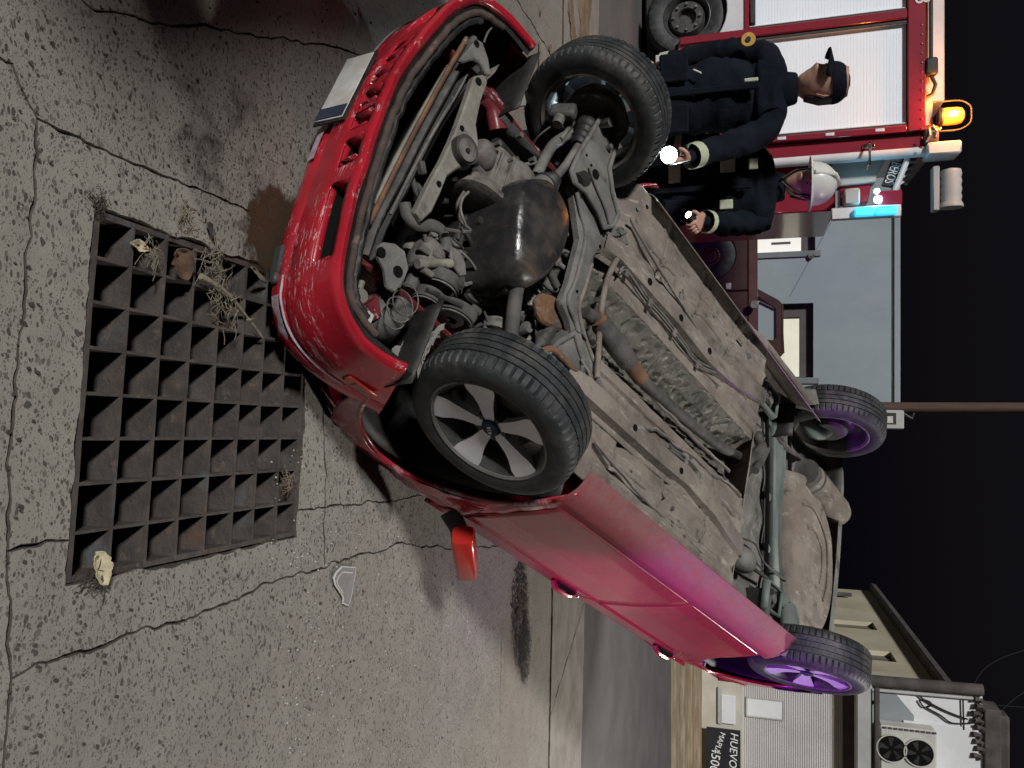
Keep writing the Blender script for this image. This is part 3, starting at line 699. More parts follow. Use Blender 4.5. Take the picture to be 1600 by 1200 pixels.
strip([(748, 70), (716, 132), (672, 212), (634, 290), (598, 358), (580, 410)], .44, .016, 'plastic', 'radiator_frame', 4, 1.3)
strip([(729, 60), (694, 120), (648, 205), (608, 285), (576, 350)], .40, .009, 'rust', 'splash_rail', 6)
strip([(745, 82), (718, 138), (678, 205), (640, 275), (610, 335)], .425, .006, 'under_grey', 'air_pipe', 6)
strip([(755, 100), (722, 140), (690, 185), (660, 240), (628, 300), (606, 350)], .47, .020, 'plastic', 'radiator_tank', 4)
strip([(722, 95), (690, 150), (640, 240), (600, 315)], .56, .06, 'black', 'radiator', 6, .6)
strip([(700, 105), (668, 160), (618, 250), (585, 320)], .47, .010, 'plate_metal', 'condenser_pipe', 6)
cm = plate([(742, 118), (757, 116), (763, 128), (752, 160), (745, 195), (748, 215), (748, 245), (735, 262), (718, 262), (700, 275), (690, 300), (676, 330), (660, 345), (650, 330), (672, 285), (692, 250), (706, 220), (718, 190), (732, 150)], .335, .035, 'plate_metal', 'front_crossmember', .006)
hole((748, 127), .335, .014, cm); hole((722, 200), .335, .009, cm); hole((686, 287), .335, .010, cm)
mt = disc((726, 235), .325, .052, 'plastic', 'engine_mount', .014, cm); disc((727, 236), .315, .040, 'alu', 'mount_core', .012, cm); disc((729, 236), .306, .008, 'black', 'mount_bolt', .01, cm)
br = plate([(590, 385), (600, 378), (618, 380), (634, 392), (640, 420), (632, 440), (618, 458), (606, 450), (602, 420), (592, 402)], .36, .02, 'under_grey', 'support_bracket', .005)
hole((596, 394), .36, .016, br); hole((622, 424), .36, .018, br)
br = plate([(738, 70), (746, 60), (755, 66), (764, 92), (768, 118), (760, 116), (750, 96), (742, 92), (725, 98), (718, 94)], .36, .02, 'under_grey', 'tow_bracket', .005); hole((745, 68), .36, .012, br)
strip([(756, 67), (764, 48), (781, 35)], .38, .004, 'rubber_hose', 'loose_wire', 6); strip([(698, 102), (701, 118), (706, 125)], .42, .003, 'rubber_hose', 'loose_wire', 6); strip([(724, 104), (718, 116)], .42, .003, 'alu', 'loose_wire', 6)
# inner wings, firewall
for s, y0 in ((-1, -.50), (1, .44)):
    mb = MB(); mb.grid(lambda x, z, s=s, y0=y0: V(x, y0 + .012 * nz(x, z, 2, 6), z), frange(.66, -.25, 16), frange(.42, .84, 10)); part(mb, 'inner_wing', 'paint_inner', 60, solid=.006)
for px, z, r in (((575, 470), .46, .032), ((585, 460), .48, .03)): strip([px, (px[0] + 16, px[1] + 22)], z, r, 'paint_inner', 'frame_rail_end', 10)
strip([(780, 205), (772, 170), (758, 150)], .47, .05, 'paint_inner', 'frame_rail_end', 10, .7)
mb = MB(); mb.grid(lambda y, z: V(-.20 - .03 * nz(y, z, 0, 4), y, z), frange(-.52, .46, 14), frange(.3, .92, 8)); part(mb, 'firewall', 'under_dark', 60, solid=.006)
# torn grey wing liners
def quadsheet(c, nu, nv, amp, seed):
    c = [K(x, y, z) for x, y, z in c]
    def fn(u, v):
        p = c[0].lerp(c[1], u).lerp(c[3].lerp(c[2], u), v); e = .012 * nz(u * 3, v * 3, seed, 3) * (1 if v in (0, 1) or u in (0, 1) else 0)
        return p + V(e, e, amp * nz(u, v, seed, 4) + amp * .6 * nz(u, v, seed + 3, 9))
    mb = MB(); mb.grid(fn, frange(0, 1, nu), frange(0, 1, nv)); return mb
part(quadsheet([(697, 505, .40), (664, 556, .40), (652, 592, .42), (652, 530, .42)], 14, 8, .012, 2), 'torn_liner', 'liner', 50, solid=.003)
part(quadsheet([(655, 520, .44), (655, 585, .43), (628, 582, .45), (612, 545, .48)], 14, 8, .015, 5), 'torn_liner', 'liner', 50, solid=.003)
plate([(795, 128), (815, 125), (826, 135), (822, 165), (790, 168), (785, 150)], .50, .01, 'liner', 'wing_liner', .002)
# ---------------- engine
M('gear_case', (.10, .092, .08), (.18, .165, .148), 14, rough=.65, bump=.4, bscale=60, layers=(((.05, .042, .035), 9, .5, .68, (1, 1, 1)),))
def blob(px, z, rx, ry, rz, mat, name, seed=0, bumpy=.06, n=26, parent=None, power=2.6):
    """rounded casting: squashed superellipsoid with lumps"""
    c = K(*px, z) if len(px) == 2 else Vector(px); mb = MB(); rg = []
    def sp(v): return math.copysign(abs(v) ** (2 / power), v)
    for i in range(1, 14):
        a = -math.pi / 2 + math.pi * i / 14; ring = []
        for k in range(n):
            b_ = 2 * math.pi * k / n
            q = V(rx * sp(math.cos(a)) * sp(math.cos(b_)), ry * sp(math.cos(a)) * sp(math.sin(b_)), rz * sp(math.sin(a)))
            q *= 1 + bumpy * nz(q.x, q.y, q.z, 14, seed); ring.append(c + q)
        rg.append(ring)
    mb.rings(rg); return part(mb, name, mat, 50, parent=parent)
# oil pan: deep sump with a shallower step and flange
pano = [(735, 308), (760, 297), (790, 298), (812, 320), (826, 360), (822, 400), (808, 432), (785, 460), (755, 470), (730, 455), (722, 420), (724, 380), (728, 340)]
def loft(pxs, zs, scl, name, mat, parent=None, sh=(0, 0), smooth=60):
    base = smoothpath(kp(pxs + [pxs[0]], zs[0]), 4)[:-1]; c = sum(base, V(0, 0, 0)) / len(base); rg = []
    for z, s in zip(zs, scl):
        rg.append([V(c.x + (p.x - c.x) * s + sh[0] * (z - zs[0]), c.y + (p.y - c.y) * s + sh[1] * (z - zs[0]), z + .004 * nz(p.x, p.y, z, 12)) for p in base])
    mb = MB(); mb.rings(rg); return part(mb, name, mat, smooth, parent=parent)
op = loft(pano, [.46, .36, .30, .25, .226, .215, .21], [1.0, .98, .95, .88, .76, .5, .15], 'oil_pan', 'pan')
loft(pano, [.47, .455], [1.10, 1.08], 'pan_flange', 'under_dark', op, smooth=30)
disc((748, 345), .222, .014, 'black', 'drain_plug', .010, op, 6)
part(MB().box(K(770, 380, .60), (.50, .62, .26)), 'engine_block', 'black', bevel=.02)
# transmission casings
tc = V(.285, 0, .455)
tr = part(MB().lathe([(0, .27), (.045, .27), (.05, .245), (.085, .24), (.095, .20), (.118, .19), (.120, .12), (.135, .11), (.138, .04), (.150, .03), (.150, .005), (.165, 0), (.165, -.02), (.14, -.03), (0, -.03)], 40, tc, 1, False, lambda i, k, r: r * (1 + .03 * math.sin(k * .9) + (.035 if k % 5 == 0 and 4 < i < 10 else 0))), 'gearbox', 'gear_case', 30)
part(MB().lathe([(0, -.07), (.085, -.07), (.095, -.05), (.10, .04), (.085, .06), (0, .06)], 28, V(.215, .15, .40), 1), 'differential', 'gear_case', 35, parent=tr)
for k in range(7): a_ = -2.6 + k * .35; part(MB().box(tc + V(.128 * math.cos(a_), .10, .128 * math.sin(a_)), (.010, .16, .030), Matrix.Rotation(-a_ + math.pi / 2, 3, 'Y')), 'casing_fin', 'gear_case', bevel=.003, parent=tr)
loft([(740, 270), (760, 262), (768, 285), (760, 300), (742, 295)], [.5, .38, .35], [1, .95, .8], 'bell_rib', 'under_grey', tr)
strip([(742, 262), (770, 288), (800, 300), (835, 305)], .36, .022, 'under_dark', 'gearbox_flange', 8, 1, 5, tr)
for p in ((778, 225), (812, 212), (832, 250), (826, 285), (788, 290), (800, 250)): disc(p, .325, .011, 'alu', 'casing_bolt', .012, tr, 6)
blob((752, 245), .36, .05, .06, .05, 'alu', 'gearbox_cover', 4, .1, parent=tr)
strip([(735, 250), (752, 262), (772, 268)], .38, .018, 'alu', 'selector_rod', 8)
# pulleys, belt, alternator, compressor
def pulley(px, z, r, w_, name):
    c = K(*px, z); o = part(MB().lathe([(r * .25, -w_), (r * .8, -w_ * .7), (r * .86, -w_), (r, -w_), (r * .93, -w_ * .3), (r * .93, w_ * .3), (r, w_), (r * .2, w_), (r * .2, -w_)], 36, c, 1), name, 'under_dark', 40)
    part(MB().lathe([(r * .78, -w_ * 1.15), (r * .9, -w_ * 1.25), (r * .9, -w_ * .9)], 36, c, 1), 'pulley_rim', 'under_grey', parent=o); return o, c
p1, c1 = pulley((688, 445), .40, .070, .022, 'crank_pulley'); p2_, c2 = pulley((708, 493), .40, .078, .020, 'water_pulley'); p3, c3 = pulley((668, 468), .42, .055, .02, 'alternator_pulley')
for k in range(5): part(MB().lathe([(0, -.03), (.009, -.03), (.009, -.02)], 8, c1 + V(.028 * math.cos(k * 1.256), 0, .028 * math.sin(k * 1.256)), 1), 'pulley_bolt', 'alu', parent=p1)
bl = []
for cc, rr, a0, a1 in ((c1, .073, 1.9, 4.3), (c3, .058, 3.9, 5.6), (c2, .081, -1.2, 1.9)):
    bl += [cc + V(rr * math.cos(a), 0, rr * math.sin(a)) for a in frange(a0, a1, 12)]
part(MB().tube(bl + [bl[0]], .009, 6, flat=.35), 'drive_belt', 'black', 60)
al = blob((665, 405), .42, .06, .07, .055, 'alu', 'alternator', 2, .1)
for p in ((655, 385), (675, 395), (660, 420)): strip([p, (p[0] + 14, p[1] + 10)], .37, .012, 'alu', 'alternator_bracket', 8, 1, 3, al)
blob((690, 400), .47, .07, .08, .06, 'under_grey', 'compressor', 5, .12)
plate([(703, 382), (720, 392), (728, 410), (730, 430), (720, 432), (706, 410)], .36, .012, 'alu', 'engine_bracket')
strip([(652, 412), (690, 412), (704, 412)], .37, .016, 'plate_metal', 'coolant_pipe', 10)
strip([(632, 318), (637, 340), (655, 352), (675, 352), (690, 362), (697, 382), (694, 395)], .38, .020, 'rubber_hose', 'radiator_hose', 12)
strip([(725, 300), (715, 320), (720, 345), (735, 360), (722, 362), (695, 358)], .34, .006, 'rubber_hose', 'oil_cooler_line', 6)
strip([(732, 300), (722, 312), (720, 330), (728, 352)], .30, .005, 'alu', 'dipstick_tube', 6)
# intake duct, bare coil of wire, clips, pale plug
cd_ = K(608, 492, .46); ax_ = (K(622, 470, .40) - K(590, 512, .50)).normalized()
part(MB().tube([cd_ - ax_ * .10, cd_ - ax_ * .03, cd_ + ax_ * .05], [.055, .060, .058], 22, caps=False), 'intake_duct', 'rubber_hose', 50, solid=.005)
part(MB().tube([cd_ - ax_ * .08, cd_ - ax_ * .07], .05, 18), 'duct_inside', 'void', 0)
cw_ = K(628, 478, .37); pw = []
for k in range(60):
    a = k * .34; pw.append(cw_ + V(.045 * math.cos(a), .045 * math.sin(a) - .0012 * k + .03, .0008 * k - .02))
part(MB().tube(pw, .0022, 6), 'loose_wire_coil', 'alu', 60)
disc((562, 463), .41, .022, 'plate_metal', 'washer_cap', .012); part(MB().box(K(573, 497, .42), (.028, .035, .03)), 'wire_plug', 'white_part', bevel=.003)
strip([(566, 440), (562, 452)], .41, .010, 'plate_metal', 'washer_neck'); strip([(566, 478), (572, 492)], .42, .008, 'plate_metal', 'washer_neck')
# clutter deeper in the bay
random.seed(11)
for k in range(150):
    px = (random.uniform(640, 880), random.uniform(250, 530)); z = random.uniform(.40, .54); c = K(*px, z)
    if not (-.15 < c.x < .6 and -.48 < c.y < .42): continue
    t = random.random(); mt_ = random.choice(['under_dark', 'black', 'under_dark', 'under_grey', 'plastic', 'alu'])
    if t < .4:
        d_ = V(random.uniform(-1, 1), random.uniform(-1, 1), random.uniform(-.4, .4)).normalized() * random.uniform(.04, .11)
        part(MB().tube(smoothpath([c - d_, c + V(0, 0, random.uniform(-.03, .03)), c + d_], 4), random.uniform(.004, .012), 8), 'engine_hose', mt_, 50)
    elif t < .75:
        part(MB().box(c, (random.uniform(.015, .05), random.uniform(.015, .06), random.uniform(.02, .05)), Matrix.Rotation(random.uniform(0, 3), 3, 'Z')), 'engine_bracket', mt_, bevel=.005)
    else:
        part(MB().lathe([(0, -.03), (.02, -.03), (.024, -.02), (.024, .02), (0, .02)], 12, c, random.choice([0, 1, 2])), 'engine_fitting', mt_, 40)
# ---------------- front suspension
cross = plate([(896, 283), (903, 330), (909, 372), (892, 440), (880, 470), (893, 500), (903, 545), (915, 580), (935, 625), (958, 645), (963, 634), (945, 600), (930, 565), (914, 520), (909, 480), (916, 450), (926, 410), (936, 394), (966, 391), (986, 384), (976, 352), (946, 358), (930, 326), (912, 300)], .275, .05, 'under_grey', 'subframe', .012)
strip([(901, 300), (908, 335), (915, 372), (899, 440), (888, 470), (900, 505), (910, 548), (928, 600), (952, 640)], .272, .010, 'under_grey', 'subframe_seam', 8, 1, 4, cross)
strip([(914, 305), (930, 332), (944, 360), (960, 368), (978, 362)], .272, .008, 'under_grey', 'subframe_seam', 8, 1, 4, cross)
strip([(925, 412), (914, 450), (905, 482), (912, 520), (930, 570)], .272, .008, 'under', 'subframe_seam', 8, 1, 4, cross)
for p, r in (((943, 366), .009), ((916, 372), .006), ((905, 518), .008), ((938, 385), .007), ((902, 455), .006), ((972, 360), .012), ((930, 590), .009)): hole(p, .275, r, cross)
disc((968, 362), .268, .016, 'under_grey', 'mount_bolt', .01, cross, 6)
def arm(px, z, holes_, nm='control_arm'):
    o = plate(px, z, .018, 'under_grey', nm, .006)
    pts = kp(px + [px[0]], z - .006); part(MB().tube(pts, .010, 8), 'arm_flange', 'under_grey', 50, parent=o)
    for p, r in holes_: hole(p, z, r, o, 'arm_hole')
    return o
aL = arm([(943, 176), (962, 176), (970, 192), (964, 225), (952, 262), (957, 300), (966, 335), (958, 352), (944, 356), (934, 330), (916, 300), (896, 284), (892, 268), (905, 238), (926, 204)], .255, [((931, 272), .020), ((948, 338), .006), ((924, 258), .005), ((917, 242), .005)])
disc((955, 188), .255, .030, 'alu', 'ball_joint', .03, aL); disc((952, 230), .245, .012, 'alu', 'arm_bolt', .012, aL, 6)
strip([(920, 262), (930, 290), (945, 325), (952, 350)], .248, .005, 'under_dark', 'arm_groove', 6, 1, 4, aL)
strip([(898, 284), (912, 280)], .27, .034, 'black', 'arm_bush', 12)
aR = arm([(898, 520), (905, 545), (912, 565), (906, 590), (880, 596), (845, 600), (835, 585), (850, 560), (872, 535)], .275, [((880, 560), .016), ((866, 570), .006), ((890, 575), .006)])
strip([(838, 552), (862, 545), (880, 560), (902, 585), (918, 610)], .262, .012, 'rust', 'brake_bracket', 8)
strip([(988, 398), (975, 392), (960, 412), (948, 440), (940, 480), (936, 530), (933, 590)], .25, .0115, 'under', 'anti_roll_bar', 10)
def boot(pa, pb, z0, z1, r0, r1, nm='drive_boot', nrib=5):
    a, b = K(*pa, z0), K(*pb, z1); path, rad = [], []
    for k in range(nrib * 4 + 1):
        t = k / (nrib * 4); path.append(a.lerp(b, t)); rad.append((r0 + (r1 - r0) * t) * (1 + (.12 if k % 4 == 2 else (-.06 if k % 4 == 0 else .05))))
    return part(MB().tube(path, rad, 18), nm, 'black', 50)
strip([(832, 300), (855, 288)], .31, .045, 'under_grey', 'drive_joint', 14, 1, 2); boot((850, 292), (868, 279), .31, .31, .050, .024)
strip([(866, 280), (885, 257), (905, 226)], .31, .017, 'alu', 'drive_shaft', 12, 1, 3); boot((903, 228), (922, 190), .31, .31, .028, .052, nrib=5)
strip([(918, 200), (932, 168)], .31, .05, 'under_dark', 'drive_joint', 14, 1, 2)
strip([(828, 392), (822, 402)], .30, .045, 'under_grey', 'drive_joint', 14, 1, 2); boot((824, 398), (813, 428), .30, .31, .045, .026)
strip([(813, 426), (806, 460), (801, 500), (799, 545)], .31, .026, 'under_dark', 'drive_shaft', 12, 1, 3)
disc((778, 515), .40, .055, 'under_grey', 'brake_cover', .02, None, 20, 1)
strip([(838, 275), (860, 232), (880, 215), (896, 208)], .38, .022, 'under_grey', 'steering_rack', 10); strip([(876, 218), (892, 196), (905, 178)], .36, .010, 'alu', 'tie_rod', 8, 1, 3)
strip([(852, 330), (865, 345), (888, 350)], .36, .018, 'under_dark', 'rack_tube', 10); blob((862, 360), .37, .06, .06, .05, 'under_dark', 'steering_gear', 8, .2)
for p in ((875, 348), (885, 365), (862, 385), (848, 378), (880, 395), (872, 412)): strip([p, (p[0] + 10, p[1] + 8)], .35, .011, random.choice(['alu', 'under_grey', 'black']), 'rack_fitting', 8, 1, 2)
strip([(842, 388), (858, 372), (872, 366)], .34, .010, 'black', 'hydraulic_hose', 8); strip([(848, 400), (866, 402), (880, 392), (892, 398)], .34, .008, 'under_grey', 'hydraulic_hose', 8)
strip([(842, 410), (858, 425), (870, 448)], .34, .016, 'under_dark', 'gear_linkage', 8); strip([(848, 440), (862, 452), (880, 455)], .36, .012, 'under_grey', 'gear_linkage', 8)
plate([(822, 446), (838, 440), (858, 448), (846, 455), (838, 478), (824, 476)], .42, .01, 'white_part', 'heat_plate'); hole((831, 455), .42, .007, None)
plate([(838, 468), (848, 456), (868, 462), (890, 480), (898, 500), (890, 520), (872, 515), (850, 505), (842, 488)], .33, .03, 'rust', 'rusty_bracket', .01)
mb = MB(); mb.grid(lambda u, v: K(836 + 55 * u, 500 + 42 * v, .36 + .03 * math.sin(u * 7 + v * 4) + .015 * nz(u, v, 1, 6)), frange(0, 1, 14), frange(0, 1, 10)); part(mb, 'exhaust_shield', 'under_dark', 60, solid=.004)
# ---------------- floor
TY = -.10
def floor_z(x, y):
    d = y - TY; z = .270
    a = abs(d)
    tw = .155
    if a < tw: z += .13 * (1 - (a / tw) ** 2) ** .7
    z -= .014 * math.exp(-((a - .27) / .018) ** 2) * (1 if x < -.4 else 0)
    z += .016 * math.exp(-((d - .44) / .025) ** 2) + .016 * math.exp(-((d + .50) / .025) ** 2) - .010 * math.exp(-((d - .52) / .012) ** 2) - .010 * math.exp(-((d + .44) / .012) ** 2)
    if x < -.45 and x > -1.5: z += .013 * math.exp(-((d - .36) / .014) ** 2) * (.5 + .5 * math.tanh((x + 1.15) * 30)) + .014 * math.exp(-((d + .37) / .014) ** 2) * (.5 - .5 * math.tanh((x + .7) * 30))
    z += .012 * math.tanh((d * .5 + x + 1.12) * 26) * (1 if a > .2 else 0)
    for xr in (-.62, -.95, -1.28):
        if a > .20: z += .020 * math.exp(-((x - xr) / .02) ** 2) * (1 if .32 < a < .52 else .3)
    if a > .20: z -= .010 * math.exp(-(((x + .80) / .10) ** 4 + ((a - .40) / .05) ** 4))
    if x > -.36: z += (x + .36) * .75
    z += .007 * nz(x, y, 0, 4) + .004 * nz(x, y, 5, 14)
    return z
mb = MB(); mb.grid(lambda x, y: V(x, y, floor_z(x, y)), frange(-.10, -1.575, 190), frange(-.715, .628, 180)); part(mb, 'floor_pan', 'under', 55, solid=.004)
mb = MB(); mb.grid(lambda u, y: V((-1.575, -1.59, -1.66, -1.72)[int(u)], y, (.265, .27, .44, .50)[int(u)] + .004 * nz(u, y, 0, 6)), [0, 1, 2, 3], frange(-.70, .64, 30)); part(mb, 'heel_board', 'under', 55, solid=.004)
mb = MB(); mb.grid(lambda x, y: V(x, y, .50 + .012 * math.sin(y * 26) + .006 * nz(x, y, 2, 5)), frange(-1.72, -2.95, 30), frange(-.70, .64, 40)); part(mb, 'rear_floor', 'under_grey', 55, solid=.004)
def channel(path, w_, h, mat, name, parent=None):
    """pressed channel section riveted below the floor"""
    path = [Vector(p) for p in path]; rg = []
    for i, p in enumerate(path):
        t = (path[min(i + 1, len(path) - 1)] - path[max(i - 1, 0)]).normalized(); n = V(-t.y, t.x, 0).normalized()
        rg.append([p + n * w_ * .80, p + n * w_ * .5, p + n * w_ * .42 - V(0, 0, h), p - n * w_ * .42 - V(0, 0, h), p - n * w_ * .5, p - n * w_ * .80])
    mb = MB(); mb.rings(rg, closed=False, caps=False); return part(mb, name, mat, 30, solid=.004, parent=parent)
rl = channel([V(-.22, .20, .30), V(-.30, .20, .274), V(-.75, .205, .272), V(-1.05, .19, .272), V(-1.30, .22, .272), V(-1.57, .30, .272)], .085, .038, 'under', 'chassis_rail')
for x in (-.50, -.76, -1.02): part(MB().lathe([(0, -.001), (.016, -.001), (.016, .001), (0, .001)], 16, V(x, .203, .231), 2), 'rail_hole', 'void', 0, parent=rl)
rr = channel([V(-.22, -.42, .30), V(-.30, -.42, .274), V(-.75, -.42, .272), V(-1.05, -.41, .272), V(-1.30, -.43, .272), V(-1.57, -.50, .272)], .085, .038, 'under', 'chassis_rail')
for x in (-.62, -.98): part(MB().lathe([(0, -.001), (.014, -.001), (.014, .001), (0, .001)], 16, V(x, -.415, .231), 2), 'rail_hole', 'void', 0, parent=rr)
def pipe(pts, r, mat, name): return part(MB().tube(smoothpath(pts, 5), r, 7), name, mat, 60)
for o_ in (0, .016):
    pipe([K(967, 428, .25) + V(0, o_, 0), K(980, 424, .25) + V(0, o_, 0), K(1012, 470, .252) + V(0, o_, 0), K(1040, 502, .252) + V(0, o_, 0), K(1068, 540, .252) + V(0, o_, 0), K(1092, 570, .252) + V(0, o_, 0), K(1140, 590, .25) + V(0, o_, 0), K(1182, 604, .25) + V(0, o_, 0), K(1200, 622, .30) + V(0, o_, 0)], .0045, 'under_grey', 'brake_pipe')
    pipe([K(1046, 703, .252) + V(0, o_, 0), K(1072, 722, .252) + V(0, o_, 0), K(1096, 752, .252) + V(0, o_, 0), K(1118, 796, .252) + V(0, o_, 0), K(1140, 840, .252) + V(0, o_, 0), K(1156, 866, .26) + V(0, o_, 0)], .006, 'under_dark', 'fuel_pipe')
for p in ((980, 426), (1016, 474), (1054, 520), (1090, 570), (1136, 590), (1072, 722), (1092, 748), (1118, 796)): part(MB().box(K(*p, .247), (.02, .04, .010)), 'pipe_clip', 'alu', bevel=.002)
for p, r in (((1045, 436), .026), ((1088, 628), .02), ((1108, 470), .018), ((1135, 500), .018), ((1170, 536), .018), ((995, 712), .022), ((1100, 800), .02), ((1034, 770), .02), ((1064, 830), .018)):
    q = K(*p, .268); q.z = floor_z(q.x, q.y) - .004
    o = part(MB().lathe([(0, -.003), (r * .55, -.003), (r * .65, .0), (r * .8, -.004), (r, -.002), (r, .004)], 20, q, 2), 'floor_plug', 'under', 50)
for p in ((1000, 326), (1015, 322), (1170, 616), (1092, 790)):
    q = K(*p, .268); q.z = floor_z(q.x, q.y) - .003; part(MB().lathe([(0, -.001), (.010, -.001), (.010, .001), (0, .001)], 14, q, 2), 'floor_hole', 'void', 0)
for p, a in (((1068, 460), .9), ((1064, 468), .9), ((1158, 533), .2), ((1118, 880), .3), ((1050, 820), .3)):
    q = K(*p, .262); part(MB().box(q, (.05, .012, .006), Matrix.Rotation(a, 3, 'Z')), 'floor_tab', 'under_grey', bevel=.002)
for pts_, z_ in (([(908, 560), (930, 600), (945, 612), (965, 640), (985, 652), (1010, 668), (1030, 672), (1062, 700), (1085, 712), (1110, 738), (1135, 752), (1158, 775)], .262), ([(985, 340), (1010, 385), (1050, 450), (1085, 505), (1120, 560), (1165, 622)], .258), ([(930, 690), (975, 742), (1020, 790), (1070, 838), (1110, 872)], .262), ([(1000, 600), (1040, 640), (1090, 690), (1140, 735)], .268)):
    pp = smoothpath(kp(pts_, z_), 6); pp = [p + V(.006 * nz(p.x, p.y, 1, 22), .008 * nz(p.x, p.y, 2, 22), .004 * nz(p.x, p.y, 3, 15)) for p in pp]
    for p in pp: p.z = min(p.z, floor_z(p.x, p.y) - .003)
    part(MB().tube(pp, .006, 6, flat=.6), 'weld_flange', 'under', 50); part(MB().tube([p + V(-.005, -.007, .003) for p in pp], .0035, 5), 'flange_gap', 'under_dark', 0)
random.seed(5)
for k in range(70):
    x, y = random.uniform(-.35, -1.55), random.choice([random.uniform(.10, .62), random.uniform(-.68, -.30)])
    r = random.choice([.006, .007, .009, .012]); part(MB().lathe([(0, -.005), (r, -.005), (r * 1.2, 0), (r * 1.5, .002)], 6 if k % 2 else 12, V(x, y, floor_z(x, y) - .002), 2), 'floor_bolt', random.choice(['under_grey', 'under_dark', 'under']), 40)
for x0, x1, y0, y1 in ((-.45, -.72, .33, .33), (-.45, -.72, .41, .41), (-.85, -1.2, .47, .46), (-.85, -1.2, .39, .38), (-.5, -.85, -.56, -.56), (-.5, -.85, -.62, -.62), (-1.0, -1.45, -.60, -.61), (-1.28, -1.28, .12, .58), (-.62, -.62, .26, .56), (-.92, -.92, -.30, -.52), (-1.3, -1.3, -.28, -.66), (-1.1, -1.5, -.34, -.38)):
    pts_ = [V(x0 + (x1 - x0) * t, y0 + (y1 - y0) * t, 0) for t in frange(0, 1, 14)]
    for p in pts_: p.z = floor_z(p.x, p.y) + .004
    part(MB().tube(pts_, [.004] + [.013] * 12 + [.004], 10, flat=1.0), 'pressed_rib', 'under', 50)
# crumpled foil shield in the tunnel, exhaust line
mb = MB()
def foil(u, v):
    x = -.20 - 1.32 * u; y = TY + .005 + .145 * v
    return V(x, y, .275 + .10 * (1 - abs(v) ** 2.2) + .045 * abs(nz(x, y, 1, 11)) + .03 * abs(nz(x, y, 6, 26)) - .02 + .008 * nz(x, y, 8, 60) + (.02 * max(0, nz(x, 0, 3, 7)) if abs(v) > .7 else 0))
mb.grid(foil, frange(0, 1, 170), frange(-1, 1, 40)); part(mb, 'heat_shield', 'shield', 14, solid=.002)
ex = pipe([K(915, 487, .26), K(932, 500, .255), K(950, 515, .255), K(970, 548, .255), K(992, 582, .255), K(1030, 618, .26), K(1080, 662, .27), K(1130, 700, .30), K(1168, 720, .40)], .026, 'under_dark', 'exhaust_pipe')
pa, pb = K(936, 502, .25), K(985, 570, .252); part(MB().tube([pa, pa.lerp(pb, .06), pa.lerp(pb, .5), pa.lerp(pb, .94), pb], [.028, .040, .043, .040, .028], 18), 'catalytic_box', 'under_dark', 40, parent=ex)
for p0, p1 in (((930, 497), (940, 505)), ((984, 568), (1002, 592))): part(MB().tube([K(*p0, .252), K(*p1, .252)], .032, 16), 'pipe_joint', 'rust', 40, parent=ex)
pipe([K(1165, 722, .40), K(1190, 700, .46), K(1185, 680, .50), K(1215, 690, .56), K(1250, 725, .50), K(1268, 745, .46)], .028, 'under_dark', 'tail_pipe')
pipe([K(1180, 735, .42), K(1196, 705, .46), K(1200, 690, .47)], .022, 'under_dark', 'fuel_hose')
ma, mb_ = K(1258, 740, .43), K(1312, 806, .44)
mf = part(MB().tube([ma, ma.lerp(mb_, .04), ma.lerp(mb_, .10), ma.lerp(mb_, .85), ma.lerp(mb_, .95), mb_], [.05, .085, .092, .092, .080, .05], 26), 'muffler', 'under', 45)
part(MB().tube([ma.lerp(mb_, .12), ma.lerp(mb_, .15)], .095, 26), 'muffler_seam', 'under_dark', 40, parent=mf); part(MB().tube([ma - (mb_ - ma) * .03, ma.lerp(mb_, .05)], .088, 26), 'muffler_cap', 'under_dark', 40, parent=mf)
# ---------------- rear axle and luggage floor
bA, bB = K(1214, 612, .47), K(1211, 925, .47)
dd = (bB - bA).normalized(); pr = dd.cross(V(0, 0, 1)).normalized()
if pr.x < 0: pr = -pr
axl = MB(); axl.rings([[p + pr * .055 + V(0, 0, .03), p + pr * .055 - V(0, 0, .01), p + pr * .048 - V(0, 0, .018), p - pr * .048 - V(0, 0, .018), p - pr * .055 - V(0, 0, .01), p - pr * .055 + V(0, 0, .03)] for p in (bA, bA.lerp(bB, .5), bB)], closed=False, caps=False)
ax = part(axl, 'rear_axle_beam', 'beam', 30, solid=.006)
part(MB().tube([bA - pr * .085 + V(0, 0, -.006), bB - pr * .085 + V(0, 0, -.006)], .012, 8), 'axle_flange', 'beam', 40, parent=ax)
part(MB().tube([bA + pr * .085 + V(0, 0, .02), bB + pr * .085 + V(0, 0, .02)], .012, 8), 'axle_rod', 'under_dark', 40, parent=ax)
for f in (.18, .55, .80): part(MB().box(bA.lerp(bB, f) + pr * .10 + V(0, 0, .0), (.07, .035, .012), Matrix.Rotation(.3, 3, 'Z')), 'axle_bracket', 'beam', bevel=.004, parent=ax)
